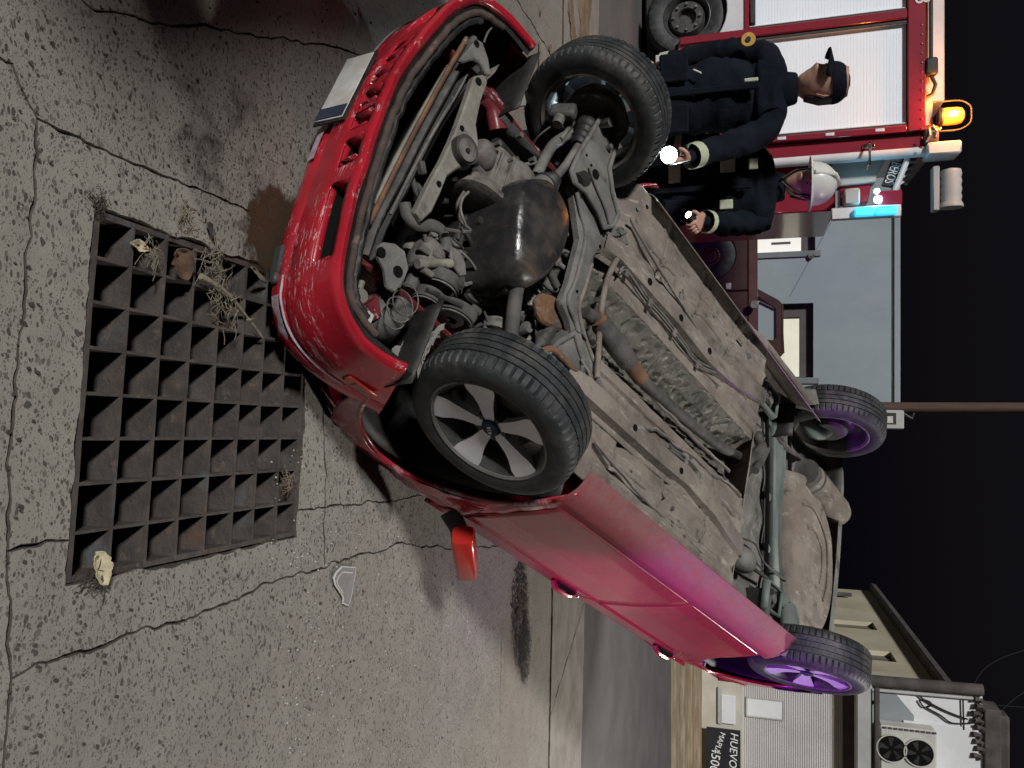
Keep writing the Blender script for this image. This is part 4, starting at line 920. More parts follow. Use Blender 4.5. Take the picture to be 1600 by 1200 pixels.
for (pbk, hub_y, s) in ((bA, .66, 1), (bB, -.66, -1)):
    h0 = V(-2.52, hub_y + YC * 0, WR + .02)
    part(MB().tube(smoothpath([pbk + dd * (-.02 * s), pbk + V(-.10, .04 * s, -.03), V(-2.44, hub_y - .06 * s, .36), h0], 5), [.05] * 5 + [.055] * 6 + [.05] * 5, 12, flat=.6), 'trailing_arm', 'beam', 50)
    part(MB().lathe([(0, -.035), (.095, -.035), (.11, -.02), (.112, .03), (0, .035)], 28, h0, 1), 'brake_drum', 'under_dark', 40)
    sx = K(1192, 626, .42) if s > 0 else K(1196, 935, .42)
    coil = [sx + V(.050 * math.cos(k * .4), .050 * math.sin(k * .4), -.04 + .16 * k / 70) for k in range(71)]
    part(MB().tube(coil, .0085, 7), 'coil_spring', 'under_dark', 60)
    part(MB().tube([sx + V(0, 0, -.05), sx + V(0, 0, .14)], .024, 12), 'shock_absorber', 'under_grey', 40)
    part(MB().rings([[sx + V(a * .075, b * .065, -.055), sx + V(a * .085, b * .075, -.02)] for a, b in ((1, 1), (-1, 1), (-1, -1), (1, -1), (1, 1))], closed=False, caps=False), 'spring_cup', 'beam', 30, solid=.006)
for pts in ([(1175, 640), (1182, 618), (1195, 612), (1215, 622), (1222, 640)], [(1165, 655), (1186, 640), (1205, 640), (1228, 632)], [(1155, 840), (1180, 850), (1195, 880), (1230, 910), (1262, 945)], [(1262, 945), (1278, 965), (1275, 985), (1268, 990)], [(1190, 640), (1225, 650), (1250, 660), (1262, 654)]):
    pipe([K(*p, .44) for p in pts], .006, 'under_dark', 'brake_hose')
blob((1160, 875), .42, .07, .06, .06, 'under_grey', 'fuel_filter', 3, .05)
pipe([K(1125, 790, .40), K(1150, 862, .40), K(1200, 905, .42)], .010, 'under_dark', 'handbrake_cable')
# black strips put in for the shade beside the axle; wheelhouse panels
for pts_ in ([(1198, 640), (1199, 780), (1196, 915)], [(1233, 640), (1234, 780), (1230, 930)]): strip(pts_, .455, .012, 'void', 'axle_gap_shade', 6)
for s, y_ in ((1, .625), (-1, -.685)):
    mb = MB(); mb.grid(lambda x, z, y_=y_: V(x, y_ + .008 * nz(x, z, 1, 7), z), frange(-1.54, -2.2, 12), frange(.255, .52, 6)); part(mb, 'wheelhouse_panel', 'under', 60, solid=.004)
sw = [K(*p, .42) for p in ((1238, 735), (1262, 745), (1285, 790), (1298, 840), (1300, 900), (1296, 950), (1284, 985), (1262, 990), (1240, 975), (1232, 900), (1230, 810))]
cen = sum(sw, V(0, 0, 0)) / len(sw); swp = smoothpath(sw + [sw[0]], 4)[:-1]; mb = MB()
mb.rings([[V(cen.x + (p.x - cen.x) * f, cen.y + (p.y - cen.y) * f, z + .004 * nz(p.x, p.y, z, 8)) for p in swp] for f, z in ((1.04, .50), (1.0, .44), (.97, .415), (.90, .405), (.86, .412), (.55, .402), (.2, .40))]); wl = part(mb, 'spare_wheel_well', 'under', 50)
for f in (.35, .62): part(MB().tube(smoothpath([V(cen.x + (p.x - cen.x) * f, cen.y + (p.y - cen.y) * f, .398) for p in swp[:24]], 1), .007, 6), 'pressed_rib', 'under', 60, parent=wl)
# ---------------- wheels
def tyre_mesh():
    pr_ = [(.204, .082), (.210, .090), (.222, .0965), (.240, .099), (.260, .097), (.273, .092), (.2835, .084), (.2905, .074), (.2935, .066)]
    for g in (.044, .016, -.012, -.040): pr_ += [(.2955, g + .0095), (.2955, g + .0028), (.2885, g + .0022), (.2885, g - .0022), (.2955, g - .0028)]
    pr_ += [(.2935, -.066), (.2905, -.074), (.2835, -.084), (.273, -.092), (.260, -.097), (.240, -.099), (.222, -.0965), (.210, -.090), (.204, -.082), (.200, 0)]
    L_ = len(pr_)
    def mod(i, k, r):
        if i in (6, 7, 8, 9, 28, 29, 30, 31) and k % 5 == 0: return r - (.003 if i in (6, 31) else .008)
        if 9 <= i < 29 and r > .29 and k % 7 == (i // 5) * 2 % 7: return r - .0015
        return r
    mb = MB(); mb.lathe(pr_, 300, (0, 0, 0), 1, True, mod); return mb
tm = tyre_mesh().build('tyre', 'tyre', None, 22); tyre_me = tm.data; bpy.data.objects.remove(tm)
def child_mesh(name, me, parent): o = bpy.data.objects.new(name, me); COL.objects.link(o); o.parent = parent; return o
rimb = MB(); rimb.lathe([(.186, -.090), (.192, -.092), (.194, -.086), (.184, -.080), (.178, -.066), (.170, -.055), (.163, .03), (.172, .06), (.186, .084), (.192, .090), (.186, .092), (.168, .066), (.158, .03), (.158, -.05), (.166, -.072), (.186, -.090)], 72, (0, 0, 0), 1)
t_ = rimb.build('rim', 'rim_dark', None, 40); rim_me = t_.data; bpy.data.objects.remove(t_)
lipb = MB().lathe([(.180, -.0885), (.187, -.0945), (.1935, -.0925), (.190, -.086), (.180, -.0835)], 72, (0, 0, 0), 1, True); t_ = lipb.build('rim_lip', 'under_grey', None, 40); lip_me = t_.data; bpy.data.objects.remove(t_)
def spoke():
    st = [(.030, .018, -.066), (.052, .0190, -.068), (.090, .0240, -.070), (.120, .0320, -.074), (.150, .0440, -.082), (.181, .0470, -.088)]
    mb = MB(); mb.rings([[V(r, y, -wd), V(r, y - .006 * 0, wd), V(r, y + .030, wd * .8), V(r, y + .030, -wd * .8)] for r, wd, y in st])
    return mb
t_ = spoke().build('spoke', 'silver', None, 25); spoke_me = t_.data; bpy.data.objects.remove(t_)
hubm = MB().lathe([(0, -.060), (.040, -.064), (.056, -.062), (.060, -.04), (.058, .02), (0, .02)], 30, (0, 0, 0), 1); t_ = hubm.build('hub', 'rim_dark', None, 40); hub_me = t_.data; bpy.data.objects.remove(t_)
capm = MB().lathe([(0, -.078), (.020, -.077), (.030, -.074), (.033, -.068), (.033, -.06)], 30, (0, 0, 0), 1); t_ = capm.build('centre_cap', 'navy_blue', None, 40); cap_me = t_.data; bpy.data.objects.remove(t_)
dism = MB().lathe([(.04, .01), (.06, .012), (.062, -.012), (.128, -.012), (.128, .006), (.06, .006)], 48, (0, 0, 0), 1); t_ = dism.build('brake_disc', 'alu', None, 40); disc_me = t_.data; bpy.data.objects.remove(t_)
lugm = MB().lathe([(0, -.068), (.010, -.068), (.011, -.055), (.012, -.05)], 8, (0, 0, 0), 1); t_ = lugm.build('wheel_bolt', 'black', None, 40); lug_me = t_.data; bpy.data.objects.remove(t_)
ilm = MB().lathe([(.176, .082), (.186, .092), (.194, .090), (.190, .084), (.178, .078)], 72, (0, 0, 0), 1, True); t_ = ilm.build('rim_inner_lip', 'alu', None, 40); ilip_me = t_.data; bpy.data.objects.remove(t_)
def wheel(x, y, s, spin, steer=0, camber=0, label=None):
    wq = empty('wheel', (x, y, WR), None, car)
    wq.rotation_euler = (Matrix.Rotation(steer, 3, 'Z') @ Matrix.Rotation(camber, 3, 'X') @ Matrix.Rotation(0 if s < 0 else math.pi, 3, 'Z') @ Matrix.Rotation(spin, 3, 'Y')).to_euler()
    if label: wq['label'] = label
    for nm, me in (('tyre', tyre_me), ('rim', rim_me), ('rim_lip', lip_me), ('rim_inner_lip', ilip_me), ('hub', hub_me), ('centre_cap', cap_me), ('brake_disc', disc_me)):
        o = child_mesh(nm, me, wq)
        if 'rim' in nm: o.scale = (1.10, 1, 1.10)
    for k in range(5): o = child_mesh('spoke', spoke_me, wq); o.rotation_euler = (0, 2 * math.pi * k / 5, 0); o.scale = (1.10, 1, 1.12)
    for k in range(5): a = 2 * math.pi * (k + .5) / 5; o = child_mesh('wheel_bolt', lug_me, wq); o.location = (.046 * math.cos(a), 0, .046 * math.sin(a))
    em = text_mesh('emblem', 'KIA', .022, 'chrome', wq, .001); em.rotation_euler = (math.pi / 2, 0, 0); em.location = (-.017, -.0785, -.008)
    return wq
TR = .705
wheel(0, -TR, -1, .44, .33, .0); wheel(-2.52, -TR, -1, 1.1); wheel(0, TR - .01, 1, .3, .33, .0); wheel(-2.52, TR - .01, 1, .9)
# knuckle, caliper and strut inside the raised front wheels
for s in (1, -1):
    kx = .635 * s
    part(MB().tube(smoothpath([V(0, kx - .02 * s, .20), V(.0, kx, .30), V(-.02, kx - .03 * s, .42), V(-.03, kx - .10 * s, .62)], 4), [.022] * 4 + [.032] * 4 + [.026] * 5, 12), 'knuckle', 'under_dark', 50)
    part(MB().tube([V(-.03, kx - .08 * s, .48), V(-.05, kx - .16 * s, .90)], .030, 12), 'strut', 'under_dark', 40)
    cal = part(MB().box(V(.115, kx - .01 * s, .36), (.05, .07, .11), Matrix.Rotation(.4, 3, 'Y')), 'brake_caliper', 'under_dark', bevel=.014, segs=2)
    part(MB().lathe([(0, -.02), (.022, -.02), (.024, .02), (0, .02)], 14, V(.125, kx - .07 * s, .36), 1), 'caliper_piston', 'alu', parent=cal)
    part(MB().lathe([(.05, -.002), (.135, -.002), (.14, .004), (.05, .004)], 36, V(0, .66 * s, WR), 1), 'dust_shield', 'under_dark', 50)
    pipe([V(.12, kx - .07 * s, .38), V(.14, kx - .16 * s, .44), V(.05, kx - .22 * s, .55), V(-.03, kx - .15 * s, .62)], .006, 'black', 'brake_hose')
# ---------------- door mirror: black foot and a squarish red cap folded against the door
def Sd(x, y, Y):
    d = CI @ ray(x, y); return CO + d * ((Y - CO.y) / d.y)
m0, m1, m2_ = Sd(703, 800, -.83), Sd(716, 824, -.88), Sd(723, 846, -.92)
def sq(a, p=4.5): return math.copysign(abs(math.cos(a)) ** (2 / p), math.cos(a)), math.copysign(abs(math.sin(a)) ** (2 / p), math.sin(a))
def boxy(path, w1, w2, name, mat, up, parent=None):
    rg = []
    for i, p in enumerate(path):
        t = (path[min(i + 1, len(path) - 1)] - path[max(i - 1, 0)]).normalized(); b = (up - t * up.dot(t)).normalized(); c = t.cross(b)
        rg.append([p + b * (w1[i] * q[0]) + c * (w2[i] * q[1]) for q in (sq(2 * math.pi * k / 28) for k in range(28))])
    mb = MB(); mb.rings(rg); return part(mb, name, mat, 45, parent=parent)
upv = CI @ UP
mr = boxy([m0, m1, m2_], [.042, .036, .040], [.022, .024, .03], 'mirror_foot', 'plastic', upv)
e0, e1 = Sd(723, 836, -.925), Sd(731, 895, -.99)
boxy([e0, e0.lerp(e1, .06), e0.lerp(e1, .5), e0.lerp(e1, .93), e0.lerp(e1, .985), e1], [.040, .046, .046, .043, .040, .030], [.040, .050, .052, .048, .040, .028], 'mirror_cap', 'mirror_red', upv, mr)
boxy([m2_ + (m2_ - m1) * .2 + upv * .028, e0.lerp(e1, .35) + upv * .030], [.022, .018], [.045, .04], 'mirror_housing', 'plastic', upv, mr)
# ================================================================== fire engine across the street
TD = 10.35                                   # its near side stands on this plane, facing us
truck = tag(empty('fire_engine', (-5.5, TD, -.06)), 'white and red fire engine with roller shutters, parked across the street on the left', 'fire engine')
TO = Vector(truck.location)
def tpart(mb, name, mat, smooth=35, bevel=0, parent=None, **k):
    mb.v = [tuple(Vector(p) - TO) for p in mb.v]
    return mb.build(name, mat, parent or truck, smooth, bevel, **k)
def tx(py, px=1300): return D(px, py, TD).x
def tz(px, py=100): return D(px, py, TD).z
def tb(x0, x1, z0, z1, y0, y1): return MB().box(((x0 + x1) / 2, TD + (y0 + y1) / 2, (z0 + z1) / 2), (x1 - x0, y1 - y0, z1 - z0))
XR = tx(216); XP0, XP1 = tx(30), tx(44)       # right end of the shutter body, post between the shutters
XL = -9.2
zT = tz(1418); zTop = tz(1446); zRoof = tz(1490); zSk = tz(1168); zLow = tz(1140); zBot = tz(1062)
tpart(tb(XL, XR - .02, zSk - .03, zTop - .02, .10, 2.3), 'body', 'truck_red', bevel=.02); tpart(tb(XL, XR - .02, .35, zSk - .04, .75, 2.2), 'wheel_bay', 'void')
# skirt with the wheel arch
ac = V(tx(-10), TD, tz(1072))
AR = .50
skp = [V(XL, TD, zSk), V(XL, TD, zBot), V(ac.x - AR, TD, zBot)] + [V(ac.x - AR * math.cos(a), TD, zBot + .12 + AR * .92 * math.sin(a)) for a in frange(0.0, math.pi, 16)] + [V(ac.x + AR, TD, zBot), V(tx(60, 1100), TD, zBot), V(tx(60, 1100), TD, zSk)]
tpart(MB().prism(skp, (0, .06, 0)), 'skirt_panel', 'truck_white', 0, .01)
tpart(tb(tx(66, 1100) + .01, XR, zBot - .02, zLow - .03, .0, .10), 'lower_locker', 'truck_red', bevel=.012)
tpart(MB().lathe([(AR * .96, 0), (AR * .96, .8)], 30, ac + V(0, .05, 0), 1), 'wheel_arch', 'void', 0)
tw_ = empty('wheel', ac + V(0, .22, 0) - TO, None, truck)
rr_ = min(.52, ac.z + .06)
t1 = MB().lathe([(.30, -.13), (.36, -.15), (rr_ - .10, -.16), (rr_ - .03, -.14), (rr_, -.11), (rr_, .11), (rr_ - .05, .15), (.30, .14)], 48, (0, 0, 0), 1).build('tyre', 'tyre', tw_, 40)
MB().lathe([(0, -.02), (.10, -.02), (.12, -.10), (.20, -.10), (.24, -.02), (.29, -.13), (.31, -.12), (.30, .1)], 40, (0, 0, 0), 1).build('rim', 'rim_dark', tw_, 40)
for k in range(8): a = k * math.pi / 4; MB().lathe([(0, -.04), (.016, -.04), (.016, 0)], 8, (.165 * math.cos(a), -.09, .165 * math.sin(a)), 1).build('wheel_nut', 'alu', tw_, 40)
tpart(tb(XL, XR, -.0, zBot - .05, .5, 1.9), 'chassis', 'black', bevel=.02)
# frames and the two roller shutters
tpart(tb(XL, XR, zSk - .04, zSk + .02, -.02, .09), 'lower_rail', 'truck_red', bevel=.006)
tpart(tb(XL, XR, zT, zTop, -.03, .09), 'top_band', 'truck_red', bevel=.008)
tpart(tb(XP0, XP1, zBot, zT - .005, -.035, .09), 'post', 'truck_red', bevel=.012)
tpart(tb(tx(206), XR, zBot, zT - .005, -.035, .09), 'post', 'truck_red', bevel=.012)
def shutter(x0, x1, z0, z1):
    mb = MB(); n = int((z1 - z0) / .036); rows = []
    for k in range(n):
        z = z0 + (z1 - z0) * k / n; h = (z1 - z0) / n
        rows += [(z, .0475), (z + h * .10, .045), (z + h * .90, .045), (z + h * .96, .0475)]
    mb.grid(lambda x, r: V(x, TD + rows[int(r)][1], rows[int(r)][0]), [x0, x1], list(range(len(rows))))
    o = tpart(mb, 'roller_shutter', 'shutter', 20)
    for xx in (x0 + .015, x1 - .015): tpart(tb(xx - .018, xx + .018, z0, z1, .01, .044), 'shutter_guide', 'silver', parent=None)
    tpart(tb(x0 + .05, x1 - .05, z0 + .002, z0 + .07, .005, .040), 'shutter_handle_bar', 'black', bevel=.006)
    return o
shutter(XL + .05, XP0 - .008, zSk + .024, zT - .006); shutter(XP1 + .008, tx(206) - .008, zSk + .024, zT - .006)
tpart(tb(XP0 - .30, XP0 - .06, zSk + .03, zSk + .09, -.02, .04), 'latch', 'black', bevel=.01)
# roof: rails, pole, lamps
tpart(tb(XL, tx(190, 1470), zTop + .002, zTop + .10, .12, .30), 'roof_rail', 'grey_panel', bevel=.01)
tpart(tb(XL, tx(140, 1470), zTop + .10, zRoof, .45, 1.9), 'roof_box', 'truck_white', bevel=.02)
tpart(MB().tube([V(XL, TD + .06, zTop + .07), V(tx(95, 1455), TD + .06, zTop + .07)], .022, 10), 'roof_pole', 'black')
wl_ = V(tx(105, 1455), TD + .0, tz(1455)); tpart(MB().box(wl_, (.20, .12, .13)), 'work_lamp', 'black', bevel=.02); tpart(MB().box(wl_ - V(0, .065, 0), (.15, .012, .10)), 'work_lamp_glass', 'glass', bevel=.01)
tpart(MB().tube([wl_ + V(.10, 0, 0), wl_ + V(.2, .02, .05), wl_ + V(.30, .04, .02), wl_ + V(.34, .05, -.06)], .022, 8), 'work_lamp_bracket', 'black')
num = text_mesh('number', '3', .24, 'truck_white', truck, .004); num.rotation_euler = (math.pi / 2, 0, 0); num.location = V(tx(-6, 1435), TD - .036, tz(1429)) - TO
# amber beacon in its guard
bc = V(tx(178, 1480), TD + .10, tz(1468))
bea = tpart(MB().lathe([(0, 0), (.10, 0), (.11, .03), (.10, .05), (0, .05)], 26, bc, 2), 'beacon_base', 'black')
tpart(MB().lathe([(.095, .05), (.10, .10), (.098, .20), (.085, .25), (.05, .275), (0, .28)], 26, bc, 2), 'beacon_lens', 'amber_lens', 60)
tpart(MB().lathe([(0, .10), (.035, .10), (.035, .18), (0, .18)], 14, bc + V(0, -.085, 0), 2), 'beacon_bulb', 'amber_core', 60)
for sx in (-1, 1): tpart(MB().tube(smoothpath([bc + V(sx * .17, -.02, -.02), bc + V(sx * .17, -.02, .22), bc + V(sx * .10, -.02, .335), bc + V(0, -.02, .35)], 5), .010, 8), 'beacon_guard', 'black')
light('beacon_light', 'POINT', bc + V(.0, -.20, .16) - TO, 75, (1.0, .33, .05), truck, .10)
tpart(tb(tx(196, 1470), tx(222, 1470), zTop - .01, zTop + .14, -.02, .14), 'junction_box', 'rust', bevel=.02)
for k, (a, b) in enumerate((((1458, 196), (1462, 214)), ((1452, 200), (1447, 222)), ((1470, 200), (1456, 206)))): tpart(MB().tube([D(*a, TD - .02), D((a[0] + b[0]) / 2 + 4, (a[1] + b[1]) / 2, TD - .05), D(*b, TD - .02)], .012, 6), 'cable', 'grey_panel')
tpart(tb(tx(222, 1470), tx(242, 1470), tz(1448), tz(1502), -.04, .30), 'corner_box', 'truck_white', bevel=.02)
# rear corner: red recess with grab handle, rounded white column, sloping grey tail, ladder and lamps
tpart(tb(XR + .005, tx(240), .55, zTop, .05, .5), 'corner_recess', 'truck_red', bevel=.01)
tpart(MB().tube([V(tx(244), TD + .10, .55), V(tx(244), TD + .10, zTop + .02)], .065, 18), 'corner_column', 'truck_white')
hz = tz(1358, 220); hx = tx(227, 1358)
tpart(MB().tube(smoothpath([V(hx - .03, TD + .05, hz), V(hx, TD - .06, hz + .0), V(hx + .12, TD - .10, hz - .005), V(hx + .24, TD - .06, hz - .01), V(hx + .26, TD + .06, hz - .02)], 4), .016, 8), 'grab_handle', 'chrome')
tpart(MB().box((hx, TD + .04, hz), (.05, .03, .14)), 'handle_plate', 'chrome', bevel=.008)
gp_ = [D(1300, 252, TD + .3), D(1384, 250, TD + .3), D(1372, 268, TD + .3), D(1368, 284, TD + .3), D(1300, 292, TD + .3)]
tpart(MB().prism(gp_, (0, .25, 0)), 'tail_panel', 'grey_panel', 0, .01)
tpart(MB().prism([D(1312, 288, TD + .35), D(1362, 286, TD + .35), D(1356, 316, TD + .35), D(1312, 322, TD + .35)], (0, .3, 0)), 'tail_locker', 'truck_red', 0, .01)
ld0, ld1 = D(1406, 252, TD + .2), D(1390, 292, TD + .2)
lad = [D(1392, 252, TD + .2), D(1412, 252, TD + .2), D(1396, 292, TD + .2), D(1378, 289, TD + .2)]
tpart(MB().prism(lad, (0, .08, 0)), 'name_board', 'board_black', 0, .006)
tb_ = text_mesh('lettering', 'BEROS', .155, 'truck_white', truck, .003, space=.95)
dv = (lad[3].lerp(lad[2], .3) - lad[0].lerp(lad[1], .3)); tb_.rotation_euler = (Matrix.Rotation(-math.atan2(dv.z, dv.x), 3, 'Y') @ Matrix.Rotation(math.pi / 2, 3, 'X')).to_euler()
tb_.location = lad[0].lerp(lad[1], .12) + V(0, -.006, 0) - TO; tb_.scale = (dv.length / .50, 1.0, 1)
tpart(MB().tube([D(1418, 248, TD + .16), D(1398, 298, TD + .16)], .035, 10), 'ladder_rail', 'silver'); tpart(MB().tube([D(1440, 250, TD + .4), D(1412, 286, TD + .4)], .05, 10), 'ladder_rail', 'grey_panel')
for f in (.1, .35, .6, .85): tpart(MB().tube([D(1418, 248, TD + .16).lerp(D(1398, 298, TD + .16), f), D(1440, 250, TD + .4).lerp(D(1412, 286, TD + .4), f)], .016, 8), 'ladder_rung', 'silver')
# siren drum
sc_ = D(1486, 262, TD + .1); tpart(MB().lathe([(0, 0)] + [(.115 if k % 2 else .105, .03 + .045 * k) for k in range(9)] + [(.13, .44), (.13, .47), (0, .47)], 26, sc_, 0), 'siren_drum', 'grey_panel', 40)
tpart(tb(sc_.x - .02, sc_.x + .50, sc_.z - .20, sc_.z - .13, .04, .2), 'siren_bracket', 'grey_panel', bevel=.01)
# blue lamps
b1 = D(1372, 312, TD + .1); bl_ = tpart(MB().lathe([(0, -.05), (.04, -.05), (.05, 0), (.035, .05), (0, .06)], 18, b1, 1), 'blue_flasher', 'blue_core', 60)
b2 = D(1370, 299, TD + .1); tpart(MB().lathe([(0, -.03), (.03, -.03), (.035, 0), (.02, .03), (0, .04)], 14, b2, 1), 'blue_flasher', 'blue_core', 60)
light('flasher_light', 'POINT', b1 + V(.05, -.12, 0) - TO, 2.2, (.1, .65, 1.0), truck, .06)
tpart(tb(tx(322, 1372), tx(336, 1372), tz(1336), tz(1366), -.02, .06), 'blue_bar_lens', 'blue_lens', bevel=.012); tpart(tb(tx(322, 1372), tx(336, 1372), tz(1369), tz(1402), -.02, .06), 'blue_bar_lens', 'blue_lens', bevel=.012)
tpart(tb(tx(319, 1372), tx(338, 1372), tz(1300), tz(1410), .065, .16), 'blue_bar_body', 'truck_white', bevel=.012)
tpart(tb(tx(296, 1372), tx(320, 1372), tz(1372), tz(1412), .08, .30), 'bar_bracket', 'truck_red', bevel=.012); tpart(tb(tx(292, 1330), tx(318, 1330), tz(1320), tz(1345), .06, .30), 'hose_reel', 'grey_panel', bevel=.02)
tpart(tb(XR, tx(320), -.0 + .35, tz(1310), .35, 2.2), 'rear_body', 'truck_red', bevel=.02)

for xx in (XP0 - .012, XP1 + .030, tx(206) - .012): tpart(tb(xx - .012, xx + .012, zSk + .02, zT - .01, -.012, .008), 'gasket', 'black')
for k in range(14): tpart(MB().lathe([(0, -.008), (.012, -.006), (.014, 0)], 8, V(XP1 + .1 + k * .11, TD - .03, (zT + zTop) / 2 + .05), 1), 'rivet', 'truck_red')
for xx in (XP1 + .35, tx(206) - .35): tpart(tb(xx - .06, xx + .06, zSk + .10, zSk + .16, -.005, .042), 'lock', 'chrome', bevel=.01)
for z_ in (zSk + .35, zSk + .9, zSk + 1.45): tpart(tb(tx(206) + .02, XR - .02, z_, z_ + .10, -.045, -.032), 'hinge', 'silver', bevel=.004)
# ================================================================== pickup and buildings behind
PD = 15.6
pk = tag(empty('pickup_truck', (D(1110, 430, PD).x, PD, .13)), 'old dark maroon pickup parked before the grey-green house', 'pickup truck')
PO = Vector(pk.location)
def ppart(mb, name, mat, smooth=35, bevel=0, parent=None, **k):
    mb.v = [tuple(Vector(p) - PO) for p in mb.v]; return mb.build(name, mat, parent or pk, smooth, bevel, **k)
def px_(py, px=1150): return D(px, py, PD).x
def pz_(px): return D(px, 450, PD).z
wz = pz_(1110); zb = pz_(1182); wx = px_(399, 1110); wr = wz - .13
def outline(pts, y0, y1): return MB().prism([V(x, PD + y0, z) for x, z in pts], (0, y1 - y0, 0))
x_f = px_(318); x_d0 = px_(455); x_d1 = px_(560); x_r = x_d1 + 2.3; zs = wz - .02
arc = [(wx - .46 * math.cos(a), zs + .48 * math.sin(a)) for a in frange(0, math.pi, 14)]
lowp = [(x_f, zb - .06), (x_f - .02, zs + .05), (x_f, zs - .05), (wx - .46, zs - .05)] + arc + [(wx + .46, zs - .12), (x_d0 - .01, zs - .12), (x_d0 - .01, zb - .16), (x_f + .1, zb - .16)]
ppart(outline(lowp, 0, .08), 'front_wing', 'pickup', 0, .02)
ppart(outline([(x_d0 + .005, zs - .12), (x_d1 + .3, zs - .12), (x_d1 + .3, zb - .16), (x_d0 + .005, zb - .16)], 0, .08), 'door', 'pickup', 0, .015)
ppart(outline([(x_f, zb - .155), (x_d1 + .35, zb - .155), (x_d1 + .35, zb + .02), (x_f + .03, zb + .02)], -.015, .10), 'belt_band', 'pickup_band', 0, .02)
ppart(outline([(x_d1 + .36, zs - .12), (x_r, zs - .12), (x_r, zb + .02), (x_d1 + .36, zb + .02)], .02, .12), 'load_bed', 'pickup', 0, .02)
ppart(outline([(x_f + .02, zs), (x_r, zs), (x_r, zb), (x_f + .02, zb)], .09, 1.6), 'body_core', 'pickup', 0, .05)
ct = [(px_(452), zb + .02), (px_(470), pz_(1216)), (px_(476), pz_(1222)), (px_(552), pz_(1226)), (px_(557), pz_(1220)), (px_(556), zb + .02)]
wi = [(px_(463), zb + .03), (px_(484), pz_(1213)), (px_(528), pz_(1213)), (px_(532), pz_(1208)), (px_(531), zb + .03)]
# cab frame drawn round its window opening
n = len(ct); cabm = MB()
for (a, b, c_, d_) in ((ct[0], ct[1], wi[1], wi[0]), (ct[1], ct[2], wi[1], wi[1]), (ct[2], ct[3], wi[2], wi[1]), (ct[3], ct[4], wi[3], wi[2]), (ct[4], ct[5], wi[4], wi[3])):
    q = [a, b, c_, d_] if c_ != d_ else [a, b, c_]
    cabm.prism([V(x, PD + .03, z) for x, z in q], (0, .10, 0))
cab = ppart(cabm, 'cab_frame', 'pickup', 0)
ppart(outline(wi, .09, .10), 'side_glass', 'cab_glass', 0)
ppart(outline(ct, 1.35, 1.42), 'cab_far_side', 'pickup', 0); ppart(MB().box(((ct[2][0] + ct[3][0]) / 2, PD + .72, pz_(1224) - .02), (ct[3][0] - ct[2][0], 1.4, .05)), 'cab_roof', 'pickup', bevel=.02)
ppart(MB().tube([V(px_(472), PD + .06, zb + .06), V(px_(484), PD + .06, pz_(1211))], .015, 8), 'quarter_bar', 'pickup')
ppart(MB().lathe([(0, -.03), (.07, -.03), (.085, 0), (.07, .03), (0, .03)], 18, V(px_(478), PD - .16, zb - .04), 1), 'door_mirror', 'alu'); ppart(MB().tube([V(px_(478), PD - .14, zb - .04), V(px_(474), PD + .02, zb)], .012, 6), 'mirror_stay', 'black')
ppart(MB().box((px_(447), PD - .02, pz_(1138)), (.12, .02, .10)), 'side_lamp', 'white_part', bevel=.01)
for x in (wx, wx + 3.0):
    wp_ = empty('wheel', V(x, PD + .12, wz) - PO, None, pk)
    MB().lathe([(.19, -.09), (.24, -.11), (wr - .04, -.11), (wr, -.08), (wr, .08), (wr - .04, .1), (.19, .1)], 36, (0, 0, 0), 1).build('tyre', 'tyre', wp_, 40)
    MB().lathe([(0, -.09), (.05, -.09), (.07, -.06), (.12, -.05), (.15, -.09), (.19, -.07), (.2, .05)], 30, (0, 0, 0), 1).build('rim', 'pickup_rim', wp_, 40)
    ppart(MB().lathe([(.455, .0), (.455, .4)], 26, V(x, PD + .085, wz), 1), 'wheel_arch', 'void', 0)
ppart(MB().box((x_f - .03, PD + .8, zs + .05), (.10, 1.65, .16)), 'bumper', 'alu', bevel=.03)
# ---------------- grey-green house
GD = 18.4
def fbox(h0, h1, u0, u1, dist, t, py=500):
    a = D(h0, (u0 + u1) / 2, dist).z; b = D(h1, (u0 + u1) / 2, dist).z; m_ = (h0 + h1) / 2
    x0, x1 = D(m_, u0, dist).x, D(m_, u1, dist).x
    return MB().box(((x0 + x1) / 2, dist + t / 2, (a + b) / 2), (x1 - x0, abs(t), b - a))
gh = tag(empty('house', (-2, GD, .13)), 'flat-roofed grey-green house with two bright windows behind the pickup', 'house'); GO = Vector(gh.location)
def gpart(mb, name, mat, smooth=0, bevel=0, parent=None, off=None, **k):
    mb.v = [tuple(Vector(p) - (off or GO)) for p in mb.v]; return mb.build(name, mat, parent or gh, smooth, bevel, **k)
gx0, gx1 = -7.5, D(1300, 632, GD).x; gzt = D(1396, 500, GD).z
W1 = (D(1230, 330, GD).x, D(1230, 393, GD).x, D(1150, 360, GD).z, D(1274, 360, GD).z); W2 = (D(1240, 474, GD).x, D(1240, 590, GD).x, D(1150, 520, GD).z, D(1271, 520, GD).z)
segs = [(gx0, W1[0], 0, gzt), (W1[1], W2[0], 0, gzt), (W2[1], gx1, 0, gzt), (W1[0], W1[1], W1[3], gzt), (W1[0], W1[1], 0, W1[2]), (W2[0], W2[1], W2[3], gzt), (W2[0], W2[1], 0, W2[2])]
wm = MB()
xs_ = sorted({gx0, W1[0], W1[1], W2[0], W2[1], gx1}); zs_ = sorted({.05, W1[2], W1[3], W2[3], gzt})
def inwin(x, z): return any(w_[0] < x < w_[1] and w_[2] < z < w_[3] for w_ in (W1, W2))
wm.grid(lambda x, z: V(x, GD, z), xs_, zs_, skip=inwin)
